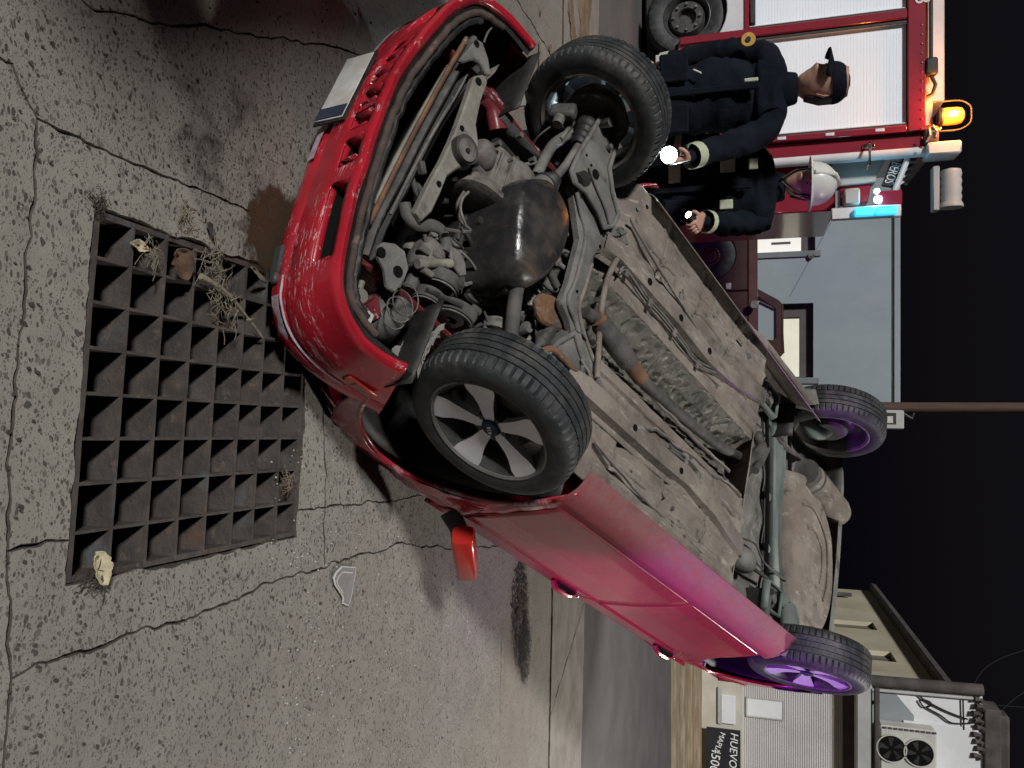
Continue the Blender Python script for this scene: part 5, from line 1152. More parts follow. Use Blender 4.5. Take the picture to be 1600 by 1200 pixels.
for w_ in (W1, W2):
    for a, b in (((w_[0], w_[2]), (w_[0], w_[3])), ((w_[1], w_[2]), (w_[1], w_[3])), ((w_[0], w_[3]), (w_[1], w_[3]))): wm.add([V(a[0], GD, a[1]), V(b[0], GD, b[1]), V(b[0], GD + .22, b[1]), V(a[0], GD + .22, a[1])], [(0, 1, 2, 3)])
wm.add([V(gx1, GD, .05), V(gx1, GD, gzt), V(gx1, GD + 7, gzt), V(gx1, GD + 7, .05)], [(0, 1, 2, 3)])
gpart(wm, 'wall', 'green_wall')
gpart(MB().box(((gx0 + gx1) / 2, GD + 3.4, gzt + .065), (gx1 - gx0 + .06, 6.9, .12)), 'parapet', 'green_wall', bevel=.01)
gpart(MB().box(((gx0 + gx1) / 2, GD - .012, gzt - .012), (gx1 - gx0, .02, .02)), 'parapet_groove', 'roof_dark')
for k, w_ in enumerate((W1, W2)):
    fr = gpart(MB().box(((w_[0] + w_[1]) / 2, GD + .21, w_[3] - .14), (w_[1] - w_[0] - .02, .05, .26)), 'window_frame', 'dark_frame')
    fx = w_[0] + .03 if k == 0 else w_[0] + .17
    if k: gpart(MB().box((w_[0] + .15, GD + .21, (w_[2] + w_[3]) / 2), (.28, .045, w_[3] - w_[2] - .28)), 'window_jamb', 'dark_frame', parent=fr)
    a0 = w_[0] + (.02 if k == 0 else .30)
    gpart(MB().box(((a0 + w_[1]) / 2, GD + .20, (w_[2] + w_[3] - .27) / 2 - .0), (w_[1] - a0 - .04, .02, w_[3] - .27 - w_[2] - .02)), 'lit_pane', ('lit_curtain', 'lit_panel')[k], parent=fr)
    gpart(MB().box((w_[1] + .07, GD - .02, (w_[2] + w_[3]) / 2 + .05), (.13, .045, w_[3] - w_[2] + .12)), 'window_trim', 'frame_grey', parent=fr, bevel=.01)
gpart(MB().box(((W1[0] + W1[1]) / 2 + .22, GD + .185, W1[2] + .95), (.05, .012, .40)), 'window_handle', 'dark_frame')
gpart(MB().tube(smoothpath([D(1262, 398, GD - .03), D(1266, 404, GD - .05), D(1272, 398, GD - .03)], 3), .03, 6), 'wall_fitting', 'roof_dark')
gpart(MB().tube([D(1268, 402, GD - .012), D(1235, 462, GD - .012)], .007, 5), 'wall_cable', 'grey_paint'); gpart(MB().tube([D(1272, 396, GD - .012), D(1300, 345, GD - .012)], .007, 5), 'wall_cable', 'grey_paint')
# ---------------- utility pole with its meter box
up = D(1395, 638, 17.0); pole = tag(empty('utility_pole', (up.x, 17.0, .1)), 'rusty brown utility pole rising above the raised rear wheel', 'pole')
uo = Vector(pole.location)
def upart(mb, name, mat, **k): return gpart(mb, name, mat, parent=pole, off=uo, **k)
upart(MB().tube([V(up.x, 17, .1), V(up.x - .02, 17, 4.4), V(up.x - .06, 17, 9.5)], [.13, .10, .085], 14), 'post', 'wood_pole', smooth=50)
bx_ = D(1383, 655, 16.95); bo = upart(MB().box((bx_.x, 16.92, bx_.z), (.36, .26, .62)), 'meter_box', 'grey_panel', bevel=.02)
upart(MB().box((bx_.x, 16.785, bx_.z + .02), (.13, .02, .19)), 'meter_label', 'white_part'); upart(MB().box((bx_.x - .02, 16.79, bx_.z + .02), (.22, .012, .30)), 'meter_window', 'black')
upart(MB().tube([V(bx_.x - .12, 16.86, bx_.z + .30), V(bx_.x - .02, 16.86, bx_.z + .46), V(up.x + .1, 16.95, bx_.z + .5)], .03, 8), 'conduit', 'black'); upart(MB().box((bx_.x + .02, 16.88, bx_.z - .42), (.30, .18, .14)), 'box_bracket', 'grey_panel', bevel=.02)
# ---------------- yellow side wall with two small windows
yh = tag(empty('yellow_building', (7.2, 22, 0)), 'pale yellow wall with two small dark windows under a dark eave', 'building'); YO = Vector(yh.location)
def ypart(mb, name, mat, **k): return gpart(mb, name, mat, parent=yh, off=YO, **k)
ya, yb = V(D(1300, 1068, 18.05).x, 18.05, 0), V(D(1340, 922, 29).x, 29.0, 0)
yd = (yb - ya).normalized(); yn = V(-yd.y, yd.x, 0)
if yn.x > 0: yn = -yn
YL = (yb - ya).length; yz = D(1474, 1068, 18.05).z
def yp(s, z, o=0): return ya + yd * s + V(0, 0, z) + yn * o
YW = [(2.2, 3.1, 3.5, 4.55), (5.3, 6.2, 3.5, 4.55)]
sx_ = sorted({0, YL} | {w_[0] for w_ in YW} | {w_[1] for w_ in YW}); sz_ = [0, 3.5, 4.55, yz]
wm = MB(); wm.grid(lambda s, z: yp(s, z), sx_, sz_, skip=lambda s, z: any(w_[0] < s < w_[1] and w_[2] < z < w_[3] for w_ in YW)); ypart(wm, 'wall', 'yellow_wall')
for w_ in YW:
    m_ = MB(); m_.add([yp(w_[0], w_[2], -.12), yp(w_[1], w_[2], -.12), yp(w_[1], w_[3], -.12), yp(w_[0], w_[3], -.12)], [(0, 1, 2, 3)]); pn = ypart(m_, 'window', 'dark_glass')
    m_ = MB()
    for a, b in (((w_[0], w_[2]), (w_[1], w_[2])), ((w_[1], w_[2]), (w_[1], w_[3])), ((w_[1], w_[3]), (w_[0], w_[3])), ((w_[0], w_[3]), (w_[0], w_[2]))): m_.add([yp(*a), yp(*b), yp(*b, -.13), yp(*a, -.13)], [(0, 1, 2, 3)])
    gpart(m_, 'window_reveal', 'yellow_wall', parent=pn, off=YO); gpart(MB().tube([yp((w_[0] + w_[1]) / 2, w_[2], -.1), yp((w_[0] + w_[1]) / 2, w_[3], -.1)], .025, 6), 'mullion', 'dark_frame', parent=pn, off=YO)
m_ = MB(); m_.rings([[yp(s, yz, -.2), yp(s, yz, .22), yp(s, yz + .06, .26), yp(s, yz + .20, .22), yp(s, yz + .24, -.2)] for s in frange(-.02, YL, 20)]); ypart(m_, 'eave', 'roof_dark')
m_ = MB(); m_.add([yp(YL, 0), yp(YL, yz), yp(YL, yz) + V(9, 1, 0), yp(YL, 0) + V(9, 1, 0)], [(0, 1, 2, 3)]); ypart(m_, 'end_wall', 'yellow_wall')
ypart(MB().tube([yp(9.4, 2.0, .12), yp(9.4, 4.35, .12)], .06, 8), 'downpipe', 'roof_dark'); ypart(MB().prism([yp(5.6, 1.6, .02), yp(7.6, 1.6, .02), yp(7.6, 3.15, .02), yp(5.6, 3.15, .02)], yn * .06), 'red_panel', 'red_box')
ypart(MB().tube(smoothpath([yp(9.0, yz - 1.4, .03), yp(6.5, yz - 2.3, .03), yp(3, yz - 2.6, .03), yp(.4, yz - .9, .03)], 5), .012, 5), 'wall_wire', 'wire')
# ---------------- white shop front with roller shutter, sign, air conditioner
SD = 18.0
sh_ = tag(empty('shop_building', (9, SD, .3)), 'white shop front with a closed ribbed roller shutter below and grey paint patch above', 'shop'); SO = Vector(sh_.location)
def spart(mb, name, mat, parent=None, **k): return gpart(mb, name, mat, parent=parent or sh_, off=SO, **k)
sx0 = D(1420, 1070, SD).x
def sz(px): return D(px, 1130, SD).z
wm = MB(); X0s, X1s = D(1250, 1069, SD).x, D(1250, 1230, SD).x + 2
spart(MB().box(((sx0 + 14) / 2, SD + .2, (sz(1352) + sz(1535)) / 2), (14 - sx0, .4, sz(1535) - sz(1352))), 'upper_wall', 'white_wall')
spart(MB().box(((sx0 + 14) / 2, SD + .15, (.2 + sz(1160)) / 2), (14 - sx0, .3, sz(1160) - .2)), 'plinth', 'plaster')
spart(MB().box((sx0 + .12, SD + .22, (sz(1160) + sz(1352)) / 2), (.28, .42, sz(1352) - sz(1160) - .004)), 'side_pier', 'plaster')
# ribbed shutter
rs_ = MB(); z0, z1 = sz(1160), sz(1318); nr = 44
rs_.grid(lambda x, k: V(x, SD + .24 + .018 * (int(k) % 2), z0 + (z1 - z0) * k / (2 * nr)), [sx0 + .27, 13.5], list(range(2 * nr + 1))); ro = spart(rs_, 'roller_shutter', 'rolling')
spart(MB().box(((sx0 + 13.5) / 2, SD + .34, (z1 + sz(1338)) / 2), (13.2 - sx0, .2, sz(1338) - z1)), 'shutter_box', 'dark_frame')
dx0, dx1, dz0, dz1 = D(1190, 1098, SD).x, D(1190, 1128, SD).x, sz(1166), sz(1224)
for a, b in (((dx0, dz0), (dx0, dz1)), ((dx0, dz1), (dx1, dz1)), ((dx1, dz1), (dx1, dz0)), ((dx0, dz0), (dx1, dz0))): spart(MB().tube([V(a[0], SD + .225, a[1]), V(b[0], SD + .225, b[1])], .02, 6), 'hatch_frame', 'grey_panel', parent=ro)
spart(MB().box(((dx0 + dx1) / 2, SD + .228, (dz0 + dz1) / 2), (dx1 - dx0 - .04, .02, dz1 - dz0 - .04)), 'hatch', 'white_wall', parent=ro)
spart(MB().box(((sx0 + 14) / 2, SD - .06, (sz(1336) + sz(1360)) / 2), (14.0 - sx0, .5, sz(1360) - sz(1336))), 'lintel', 'grey_panel', bevel=.02)
spart(MB().box(((sx0 + 14) / 2, SD - .35, sz(1366)), (14.0 - sx0, .10, .10)), 'awning_rail', 'roof_dark', bevel=.02); spart(MB().tube([D(1372, 1096, SD - .05), D(1364, 1098, SD - .3)], .04, 8), 'awning_arm', 'black')
gpl = [D(1362, 1070, SD - .01), D(1362, 1135, SD - .01), D(1428, 1135, SD - .01), D(1428, 1118, SD - .01), D(1418, 1106, SD - .01), D(1394, 1077, SD - .01), D(1388, 1071, SD - .01)]
spart(MB().prism(gpl, (0, .02, 0)), 'paint_patch', 'grey_paint')
spart(MB().box(((sx0 + 14) / 2, SD - .05, sz(1434)), (13.2 - sx0 + .4, .10, .14)), 'string_course', 'white_wall', bevel=.01) if False else None
spart(MB().box((D(1470, 1135, SD).x + 2.0, SD - .02, sz(1470)), (4.1, .06, 1.4)), 'raised_panel', 'white_wall', bevel=.01)
spart(MB().tube([V(sx0 - .02, SD - .03, sz(1350)), V(sx0 - .05, SD - .03, sz(1535))], .12, 10), 'corner_pipe', 'roof_dark', smooth=50)
spart(MB().tube([V(sx0 + .16, SD - .06, sz(1352)), V(sx0 + .12, SD - .06, sz(1530))], .035, 8), 'drain_pipe', 'grey_panel', smooth=50)
for pts in ([(1436, 1094), (1444, 1105), (1455, 1102), (1452, 1096), (1440, 1093)], [(1448, 1106), (1470, 1118), (1488, 1130), (1520, 1130)], [(1430, 1078), (1442, 1092), (1480, 1112), (1512, 1124)], [(1504, 1075), (1506, 1140)]): spart(MB().tube(smoothpath([D(*p, SD - .05) for p in pts], 3), .016, 6), 'wall_wire', 'wire', smooth=50)
for k in range(9): p = D(1522 + 3 * math.sin(k * 2.1), 1092 + 11 * k, SD - .1); spart(MB().tube([p, p + V(.02, .05, .10), p + V(.05, 0, .16)], .05, 8), 'insulator', 'roof_dark', smooth=50)
spart(MB().box(((sx0 + 14) / 2 + .3, SD + .15, sz(1535) + .16), (14 - sx0, .5, .30)), 'roof_edge', 'roof_dark', bevel=.02)
spart(MB().box((D(1545, 1170, SD).x, SD + .4, sz(1552)), (1.2, .4, .7)), 'roof_stack', 'roof_dark', bevel=.04)
spart(MB().box((D(1128, 1106, SD).x, SD - .04, sz(1138)), (.62, .06, .30)), 'plinth_panel', 'white_wall', bevel=.01); spart(MB().box((D(1112, 1100, SD).x, SD - .03, sz(1125)), (.8, .05, .10)), 'plinth_ledge', 'grey_panel', bevel=.01)
ac_ = tag(empty('air_conditioner', D(1410, 1170, SD - .35)), 'white air conditioner unit with two round fans on the shop wall', 'air conditioner'); AO = Vector(ac_.location)
def apart(mb, name, mat, parent=None, **k): return gpart(mb, name, mat, parent=parent or ac_, off=AO, **k)
ax0, ax1, az0, az1 = D(1410, 1137, SD - .35).x, D(1410, 1230, SD - .35).x, sz(1370), sz(1458)
apart(MB().box(((ax0 + ax1) / 2, SD - .19, (az0 + az1) / 2), (ax1 - ax0, .34, az1 - az0)), 'casing', 'ac_white', bevel=.04)
for (px, py) in ((1393, 1169), (1436, 1176)):
    c_ = D(px, py, SD - .37); fo = apart(MB().lathe([(0, -.01), (.25, -.01), (.265, 0), (.265, .04), (0, .04)], 34, V(c_.x, SD - .38, c_.z), 1), 'fan_opening', 'void', smooth=40)
    apart(MB().lathe([(.262, -.03), (.285, -.03), (.285, 0), (.262, 0)], 34, V(c_.x, SD - .37, c_.z), 1, True), 'fan_ring', 'ac_white', parent=fo, smooth=40)
    for k in range(5): a = k * 1.256 + px; apart(MB().add([V(c_.x + .05 * math.cos(a), SD - .393, c_.z + .05 * math.sin(a)), V(c_.x + .23 * math.cos(a - .2), SD - .395, c_.z + .23 * math.sin(a - .2)), V(c_.x + .23 * math.cos(a + .3), SD - .405, c_.z + .23 * math.sin(a + .3)), V(c_.x + .07 * math.cos(a + .4), SD - .395, c_.z + .07 * math.sin(a + .4))], [(0, 1, 2, 3)]), 'fan_blade', 'black', parent=fo)
for k in range(10): apart(MB().box((ax0 - .0 + .03, SD - .37, az0 + .1 + k * .10), (.035, .02, .07)), 'side_vent', 'dark_frame')
# ---------------- egg price board
sg = tag(empty('price_board', D(1130, 1170, SD - .2)), 'black board with white hand lettering about eggs, by the shop shutter', 'sign'); SGo = Vector(sg.location)
bx0, bx1, bz0, bz1 = D(1130, 1139, SD - .2).x, D(1130, 1240, SD - .2).x, D(1104, 1150, SD - .2).z, D(1157, 1150, SD - .2).z
gpart(MB().box(((bx0 + bx1) / 2, SD - .18, (bz0 + bz1) / 2), (bx1 - bx0, .03, bz1 - bz0)), 'board', 'board_black', parent=sg, off=SGo, bevel=.004)
for s_, size, px, py, tilt, shx in (('HUEVON', .225, 1142, 1144, -.05, .15), ('MAPLE', .16, 1126, 1143, -.30, 0), ('4500', .27, 1113, 1166, -.10, .1)):
    t_ = text_mesh('lettering', s_, size, 'chalk', sg, .003, shear=shx); t_.rotation_euler = (Matrix.Rotation(-tilt, 3, 'Y') @ Matrix.Rotation(math.pi / 2, 3, 'X')).to_euler(); t_.location = D(px, py, SD - .2) + V(0, -.0, 0) - SGo
# overhead wires
for k, (a, b) in enumerate((((1520, 1075), (1600, 1012)), ((1535, 1190), (1600, 1060)), ((1470, 1098), (1600, 1120)))):
    p, q = D(*a, SD + .2 * k), D(b[0] + 60, b[1] - 10, SD + 6 + k); pts = [p.lerp(q, t) - V(0, 0, .5 * math.sin(math.pi * t)) for t in frange(0, 1, 12)]
    tag(MB().tube(pts, .012, 5).build('overhead_wire', 'wire', None, 40, origin=tuple(p)), ('thin black wire running up from the shop roof corner', 'thin black wire leaving the roof stack of the shop', 'lowest thin black wire tied to the shop wall')[k], 'wire', 'wires over the shop roof')
# ================================================================== the two firefighters behind the wreck
def skin_mesh(verts, edges, radii, sub=2):
    me = bpy.data.meshes.new('skel'); me.from_pydata([tuple(v) for v in verts], edges, []); o = bpy.data.objects.new('skel', me); COL.objects.link(o)
    o.modifiers.new('Skin', 'SKIN')
    for i, r in enumerate(radii): me.skin_vertices[0].data[i].radius = r if isinstance(r, tuple) else (r, r)
    me.skin_vertices[0].data[0].use_root = True
    s_ = o.modifiers.new('Sub', 'SUBSURF'); s_.levels = sub; s_.render_levels = sub
    dg = bpy.context.evaluated_depsgraph_get(); res = bpy.data.meshes.new_from_object(o.evaluated_get(dg)); bpy.data.objects.remove(o)
    vs = [v.co.copy() for v in res.vertices]; fs = [tuple(p.vertices) for p in res.polygons]; bpy.data.meshes.remove(res); return vs, fs
def elbow(sh, ha, l1, l2, bend):
    d = ha - sh; L = min(d.length, (l1 + l2) * .995); a = (l1 * l1 - l2 * l2 + L * L) / (2 * L); h_ = math.sqrt(max(l1 * l1 - a * a, 1e-5))
    u = d.normalized(); b = Vector(bend) - u * u.dot(Vector(bend)); return sh + u * a + b.normalized() * h_
def head_mb(c, rot, sc=1.0):
    mb = MB(); rg = []
    for k in range(22):
        t = k / 21; z = -.125 + .245 * t
        rx = .075 * math.sqrt(max(0, 1 - ((t - .58) / .60) ** 2)) * (1 if t > .3 else .82 + .6 * t) + .002; ry = .098 * math.sqrt(max(0, 1 - ((t - .60) / .62) ** 2)) + .002
        ring = []
        for j in range(28):
            a = 2 * math.pi * j / 28; x = rx * math.sin(a); y = -ry * math.cos(a)
            fr = max(0, math.cos(a)) ** 8
            nose = .026 * fr * math.exp(-((t - .40) / .10) ** 2) * (1.2 if t < .42 else .8); brow = .006 * max(0, math.cos(a)) ** 3 * math.exp(-((t - .56) / .05) ** 2)
            eye = -.010 * math.exp(-((abs(x) - .032) / .014) ** 2) * max(0, math.cos(a)) * math.exp(-((t - .50) / .035) ** 2)
            lips = .005 * fr * (math.exp(-((t - .235) / .025) ** 2) + math.exp(-((t - .19) / .025) ** 2)); chin = .010 * max(0, math.cos(a)) ** 3 * math.exp(-((t - .06) / .07) ** 2)
            y -= nose + brow + eye + lips + chin
            ring.append(c + rot @ (V(x, y, z) * sc))
        rg.append(ring)
    mb.rings(rg); return mb
def hand_mb(p, f, a, n):
    """palm at p, forearm direction f, tool axis a, n from palm to the tool; four unequal fingers and a thumb closed round it"""
    g = f - n * f.dot(n) - a * f.dot(a); g = g.normalized() if g.length > .1 else n.cross(a).normalized()
    mb = MB(); rg = []
    for t, wd, th in ((-.05, .020, .018), (-.02, .030, .018), (.02, .040, .017), (.045, .040, .014), (.055, .034, .010)):
        rg.append([p + g * t + a * (wd * math.cos(2 * math.pi * k / 14)) + n * (th * math.sin(2 * math.pi * k / 14)) for k in range(14)])
    mb.rings(rg)
    for i, (off, ln) in enumerate(((.030, .95), (.010, 1.08), (-.010, 1.0), (-.029, .80))):
        b = p + g * .040 + a * off; j1 = b + (g * .030 + n * .012) * ln; j2 = j1 + (n * .028 - g * .004) * ln; t_ = j2 + (-g * .020 + n * .008) * ln
        mb.tube(smoothpath([b, j1, j2, t_, t_ - g * .004], 3), [.0095] * 4 + [.009] * 4 + [.0082] * 4 + [.004], 8)
    b = p + a * .030 - g * .015; mb.tube(smoothpath([b, b + a * .020 + n * .018 - g * .004, b + a * .012 + n * .042 + g * .012, b + a * .004 + n * .050 + g * .026], 3), [.0125] * 4 + [.011] * 3 + [.010] * 2 + [.005], 8)
    return mb
def person(name, base, rz, sc, handR, handL, look, label, jm, axL, axR=None):
    R3 = Matrix.Rotation(rz, 3, 'Z'); B = Vector(base)
    root_inv = lambda p: R3.transposed() @ (Vector(p) - B)
    hl, hr = root_inv(handL), root_inv(handR)
    s = sc; shL, shR = V(.195, .01, 1.44) * s, V(-.195, .01, 1.44) * s
    # body facing -Y; +X is its left (picture right when it faces us)
    elL = elbow(shL, hl, .29 * s, .27 * s, (.5, .5, -.6)); elR = elbow(shR, hr, .29 * s, .27 * s, (-.5, .5, -.6))
    vs = [V(0, 0, .98), V(0, 0, 1.15), V(0, .01, 1.34), V(0, .015, 1.46), V(0, .005, 1.55), V(0, -.01, 1.61),
          V(.10, 0, .92), V(.115, -.015, .50), V(.12, .01, .10), V(.13, -.13, .045), V(-.10, 0, .92), V(-.115, -.015, .50), V(-.12, .01, .10), V(-.13, -.13, .045)]
    vs = [v * s for v in vs]; ra = [(.15, .11), (.14, .10), (.165, .115), (.13, .085), (.058, .058), (.055, .055), (.092, .092), (.062, .062), (.045, .045), (.045, .038), (.092, .092), (.062, .062), (.045, .045), (.045, .038)]
    n = len(vs); vs += [shL, elL, elL.lerp(hl, .93), shR, elR, elR.lerp(hr, .93)]; ra += [.06, .047, .032, .06, .047, .032]
    ed = [(0, 1), (1, 2), (2, 3), (3, 4), (4, 5), (0, 6), (6, 7), (7, 8), (8, 9), (0, 10), (10, 11), (11, 12), (12, 13), (3, n), (n, n + 1), (n + 1, n + 2), (3, n + 3), (n + 3, n + 4), (n + 4, n + 5)]
    bv, bf = skin_mesh(vs, ed, ra); mb = MB(); mb.add(bv, bf); nbody = len(mb.f)
    hd = V(0, -.025, 1.70) * s; HR = Matrix.Rotation(look, 3, 'Z')
    hm = head_mb(hd, HR, s); mb.add(hm.v, hm.f)
    for h, e, a in ((hl, elL, axL), (hr, elR, axR)):
        f = (h - e).normalized(); a2 = (R3.transposed() @ Vector(a)).normalized() if a is not None else V(0, -1, 0) - f * (-f.y); a2 = (a2 - f * f.dot(a2) * .6).normalized()
        nn = f.cross(a2).normalized(); nn = nn if nn.z < 0.2 else -nn
        m_ = hand_mb(h, f, a2, nn); mb.add(m_.v, m_.f)
    o = mb.build(name, 'navy', None, 60); o.data.materials.append(MATS['skin'])
    for i, p in enumerate(o.data.polygons):
        if i >= nbody or p.center.z > 1.52 * s: p.material_index = 1
    o.location = B; o.rotation_euler = (0, 0, rz); tag(o, label, 'person')
    # jacket: loose shell over trunk and arms with folds
    jv = [V(0, 0, .80), V(0, 0, 1.02), V(0, .01, 1.22), V(0, .015, 1.38), V(0, .015, 1.47), V(0, .01, 1.545)]
    jv = [v * s for v in jv]; jr = [(.205, .155), (.20, .15), (.205, .15), (.195, .135), (.13, .10), (.085, .08)]
    jv += [shL, elL, elL.lerp(hl, .80), shR, elR, elR.lerp(hr, .80)]; jr += [.088, .074, .058, .088, .074, .058]
    je = [(0, 1), (1, 2), (2, 3), (3, 4), (4, 5), (4, 6), (6, 7), (7, 8), (4, 9), (9, 10), (10, 11)]
    v2, f2 = skin_mesh(jv, je, jr, 3)
    m_ = MB(); m_.add([p + (p - V(0, 0, p.z)).normalized() * (.022 * nz(p.x, p.y, p.z * 1.6, 6, 1) + .018 * nz(p.x * .7, p.y * .7, p.z * 2, 13, 2) + .008 * nz(p.x, p.y, p.z * 2, 30, 4)) for p in v2], f2); jk = m_.build('jacket', jm, o, 70)
    cl = MB(); cl.lathe([(.086, 1.475 * s), (.092, 1.52 * s), (.080, 1.575 * s), (.070, 1.585 * s), (.066, 1.50 * s)], 22, (0, .012, 0), 2); cl.build('collar', jm, jk, 60)
    MB().box((0, -.150, 1.12 * s), (.035, .02, .56 * s)).build('storm_flap', jm, jk, 0, .006)
    for sg in (-1, 1): MB().box((.13 * sg, -.155, .98 * s), (.15, .02, .15)).build('pocket', jm, jk, 0, .008)
    for e, h in ((elL, hl), (elR, hr)):
        c0, c1 = e.lerp(h, .66), e.lerp(h, .80); MB().tube([c0, c1], [.064, .062], 18, caps=False).build('cuff_band', 'reflective', jk, 50)
    for sgn in (-1, 1):                                        # eyes, ears, brows
        MB().lathe([(0, -.011), (.008, -.008), (.011, 0), (.008, .008), (0, .011)], 12, hd + HR @ (V(.031 * sgn, -.079, .001) * s), 2).build('eye', 'hair', o, 60)
        MB().tube([hd + HR @ (V(.074 * sgn, .004, -.03) * s), hd + HR @ (V(.084 * sgn, .012, .0) * s), hd + HR @ (V(.078 * sgn, .014, .03) * s)], [.010, .014, .008], 8, flat=.5).build('ear', 'skin', o, 60)
        MB().tube([hd + HR @ (V(.016 * sgn, -.092, .018) * s), hd + HR @ (V(.048 * sgn, -.080, .020) * s)], .005, 6).build('eyebrow', 'hair', o, 60)
    hb = MB(); hb.grid(lambda a, t: hd + HR @ (V(.083 * math.sin(a) * (1 - .25 * max(0, -t)), -.106 * math.cos(a) * (1 - .25 * max(0, -t)), -.015 + .07 * t) * s), frange(1.75, 2 * math.pi - 1.75, 18), frange(-1, 1, 7)); hb.build('hair', 'hair', o, 60, solid=.006)
    return o, jk, hd, HR, s
def on(o, jk, loc, size, mat, name, rot=None):
    return MB().box(loc, size, rot).build(name, mat, jk, 0, .004)
F1 = D(1045, 242, 3.86); F2 = D(1080, 339, 4.42)
P1 = D(1100, 152, 4.45); P2 = D(1100, 300, 4.92)
ax1_ = (CAM - F1).normalized(); ax2_ = (V(-.3, -.8, -.45)).normalized()
p1, j1, h1, HR1, s1 = person('person', (P1.x, 4.45, .0), .12, 1.03, V(P1.x - .26, 4.60, .84), F1 + V(.01, .06, .045), -.75, 'firefighter in dark jacket and cap with a round yellow sleeve badge, holding the brighter torch', 'navy', ax1_, V(0, 0, 1))
p2_p, j2, h2, HR2, s2 = person('person', (P2.x, 4.92, .0), .10, 1.0, V(P2.x - .28, 4.72, .90), F2 + V(.01, .06, .04), -.35, 'firefighter in pale helmet and jacket with reflective patches, holding a small torch at waist height', 'navy', ax2_, V(0, 0, 1))
# cap with its peak turned to the left of the picture
cp = MB(); rg = []
for k in range(8):
    t = k / 7; rr = math.sqrt(max(.01, 1 - (t * .98) ** 2.4)); rg.append([h1 + HR1 @ (V(.088 * rr * math.sin(a), -.110 * rr * math.cos(a), .045 + .085 * t) * s1) for a in (2 * math.pi * j / 26 for j in range(26))])
cp.rings(rg); cap = cp.build('cap', 'navy', p1, 60)
cb = MB(); cb.grid(lambda a, r: h1 + HR1 @ (V((.078 + .0 * r) * math.sin(a) * (1 - .15 * r), -.075 - .035 * math.cos(a) - .085 * r * max(.15, math.cos(a)), .050 - .022 * r + .02 * math.sin(a) ** 2 * -1) * s1), frange(-1.35, 1.35, 16), frange(0, 1, 6)); cb.build('cap_peak', 'navy', cap, 60, solid=.005)
MB().lathe([(0, -.006), (.034, -.006), (.037, 0), (.034, .006), (0, .006)], 22, V(-.238, -.094, 1.345) * s1, 1).build('sleeve_badge', 'patch_yellow', j1, 40); MB().lathe([(0, -.009), (.014, -.009), (.014, .0), (0, 0)], 14, V(-.238, -.096, 1.345) * s1, 1).build('badge_centre', 'navy_blue', j1, 40)
on(p1, j1, V(-.10, -.155, 1.13), (.012, .01, .05), 'white_part', 'zip_pull', Matrix.Rotation(.5, 3, 'Y')); on(p1, j1, V(-.03, -.150, 1.40), (.02, .012, .07), 'reflective', 'shoulder_tab')
on(p1, j1, V(.16, -.155, .98), (.07, .012, .06), 'reflective', 'pocket_patch'); on(p1, j1, V(-.19, -.10, .93), (.05, .05, .04), 'white_part', 'belt_pouch')
# helmet with brim and visor
hp = MB(); rg = []
for k in range(10):
    t = k / 9; rr = math.sqrt(max(.01, 1 - (t * .98) ** 2.3)); rg.append([h2 + HR2 @ (V(.118 * rr * math.sin(a), -.142 * rr * math.cos(a), .030 + .135 * t) * s2) for a in (2 * math.pi * j / 30 for j in range(30))])
hp.rings(rg); hel = hp.build('helmet', 'helmet', p2_p, 60)
hr_ = MB(); hr_.grid(lambda a, r: h2 + HR2 @ (V((.118 + .028 * r) * math.sin(a), -(.142 + (.045 if math.cos(a) > 0 else .05) * r) * math.cos(a), .032 - .012 * r) * s2), frange(0, 2 * math.pi, 37), [0, .5, 1]); hr_.build('helmet_brim', 'helmet', hel, 60, solid=.005)
MB().tube([h2 + HR2 @ (V(0, -.145, .04) * s2), h2 + HR2 @ (V(0, -.10, .15) * s2), h2 + HR2 @ (V(0, 0, .178) * s2), h2 + HR2 @ (V(0, .10, .15) * s2)], .012, 8).build('helmet_ridge', 'helmet', hel, 60)
for sgn in (-1, 1): MB().tube([h2 + HR2 @ (V(.085 * sgn, -.02, .03) * s2), h2 + HR2 @ (V(.075 * sgn, -.04, -.06) * s2), h2 + HR2 @ (V(.01 * sgn, -.075, -.135) * s2)], .006, 6).build('chin_strap', 'black', hel, 60)
on(p2_p, j2, V(-.13, -.160, 1.27), (.10, .014, .085), 'reflective', 'chest_patch'); on(p2_p, j2, V(.10, -.158, 1.26), (.055, .014, .075), 'reflective', 'chest_patch'); on(p2_p, j2, V(-.12, -.150, 1.41), (.06, .014, .05), 'reflective', 'shoulder_patch'); on(p2_p, j2, V(-.15, -.165, .97), (.22, .014, .07), 'reflective', 'waist_band')
# torches held in their hands
def torch(loc, ax, label, energy, spot, r=.020):
    o = empty('flashlight', loc); q = ax.to_track_quat('-Z', 'Y'); o.rotation_euler = q.to_euler(); tag(o, label, 'flashlight')
    MB().lathe([(0, .11), (.013, .11), (.015, .10), (.015, .01), (r, -.012), (r + .002, -.03), (r - .001, -.03), (r - .004, -.020), (0, -.018)], 22, (0, 0, 0), 2).build('casing', 'black', o, 40)
    MB().lathe([(0, -.0275), (r - .0015, -.0275), (r - .0015, -.026), (0, -.026)], 22, (0, 0, 0), 2).build('lens', 'flash_lens', o, 40)
    light('torch_light', 'SPOT', (0, 0, -.04), energy, (.72, .92, 1.0), o, .015, None, spot, .8); return o
torch(F1, ax1_, 'brightest torch, shining at the camera beside the raised front wheel', 26, math.radians(110), .040)
torch(F2, ax2_, 'smaller lit torch held low by the firefighter in the helmet', 14, math.radians(100), .020)
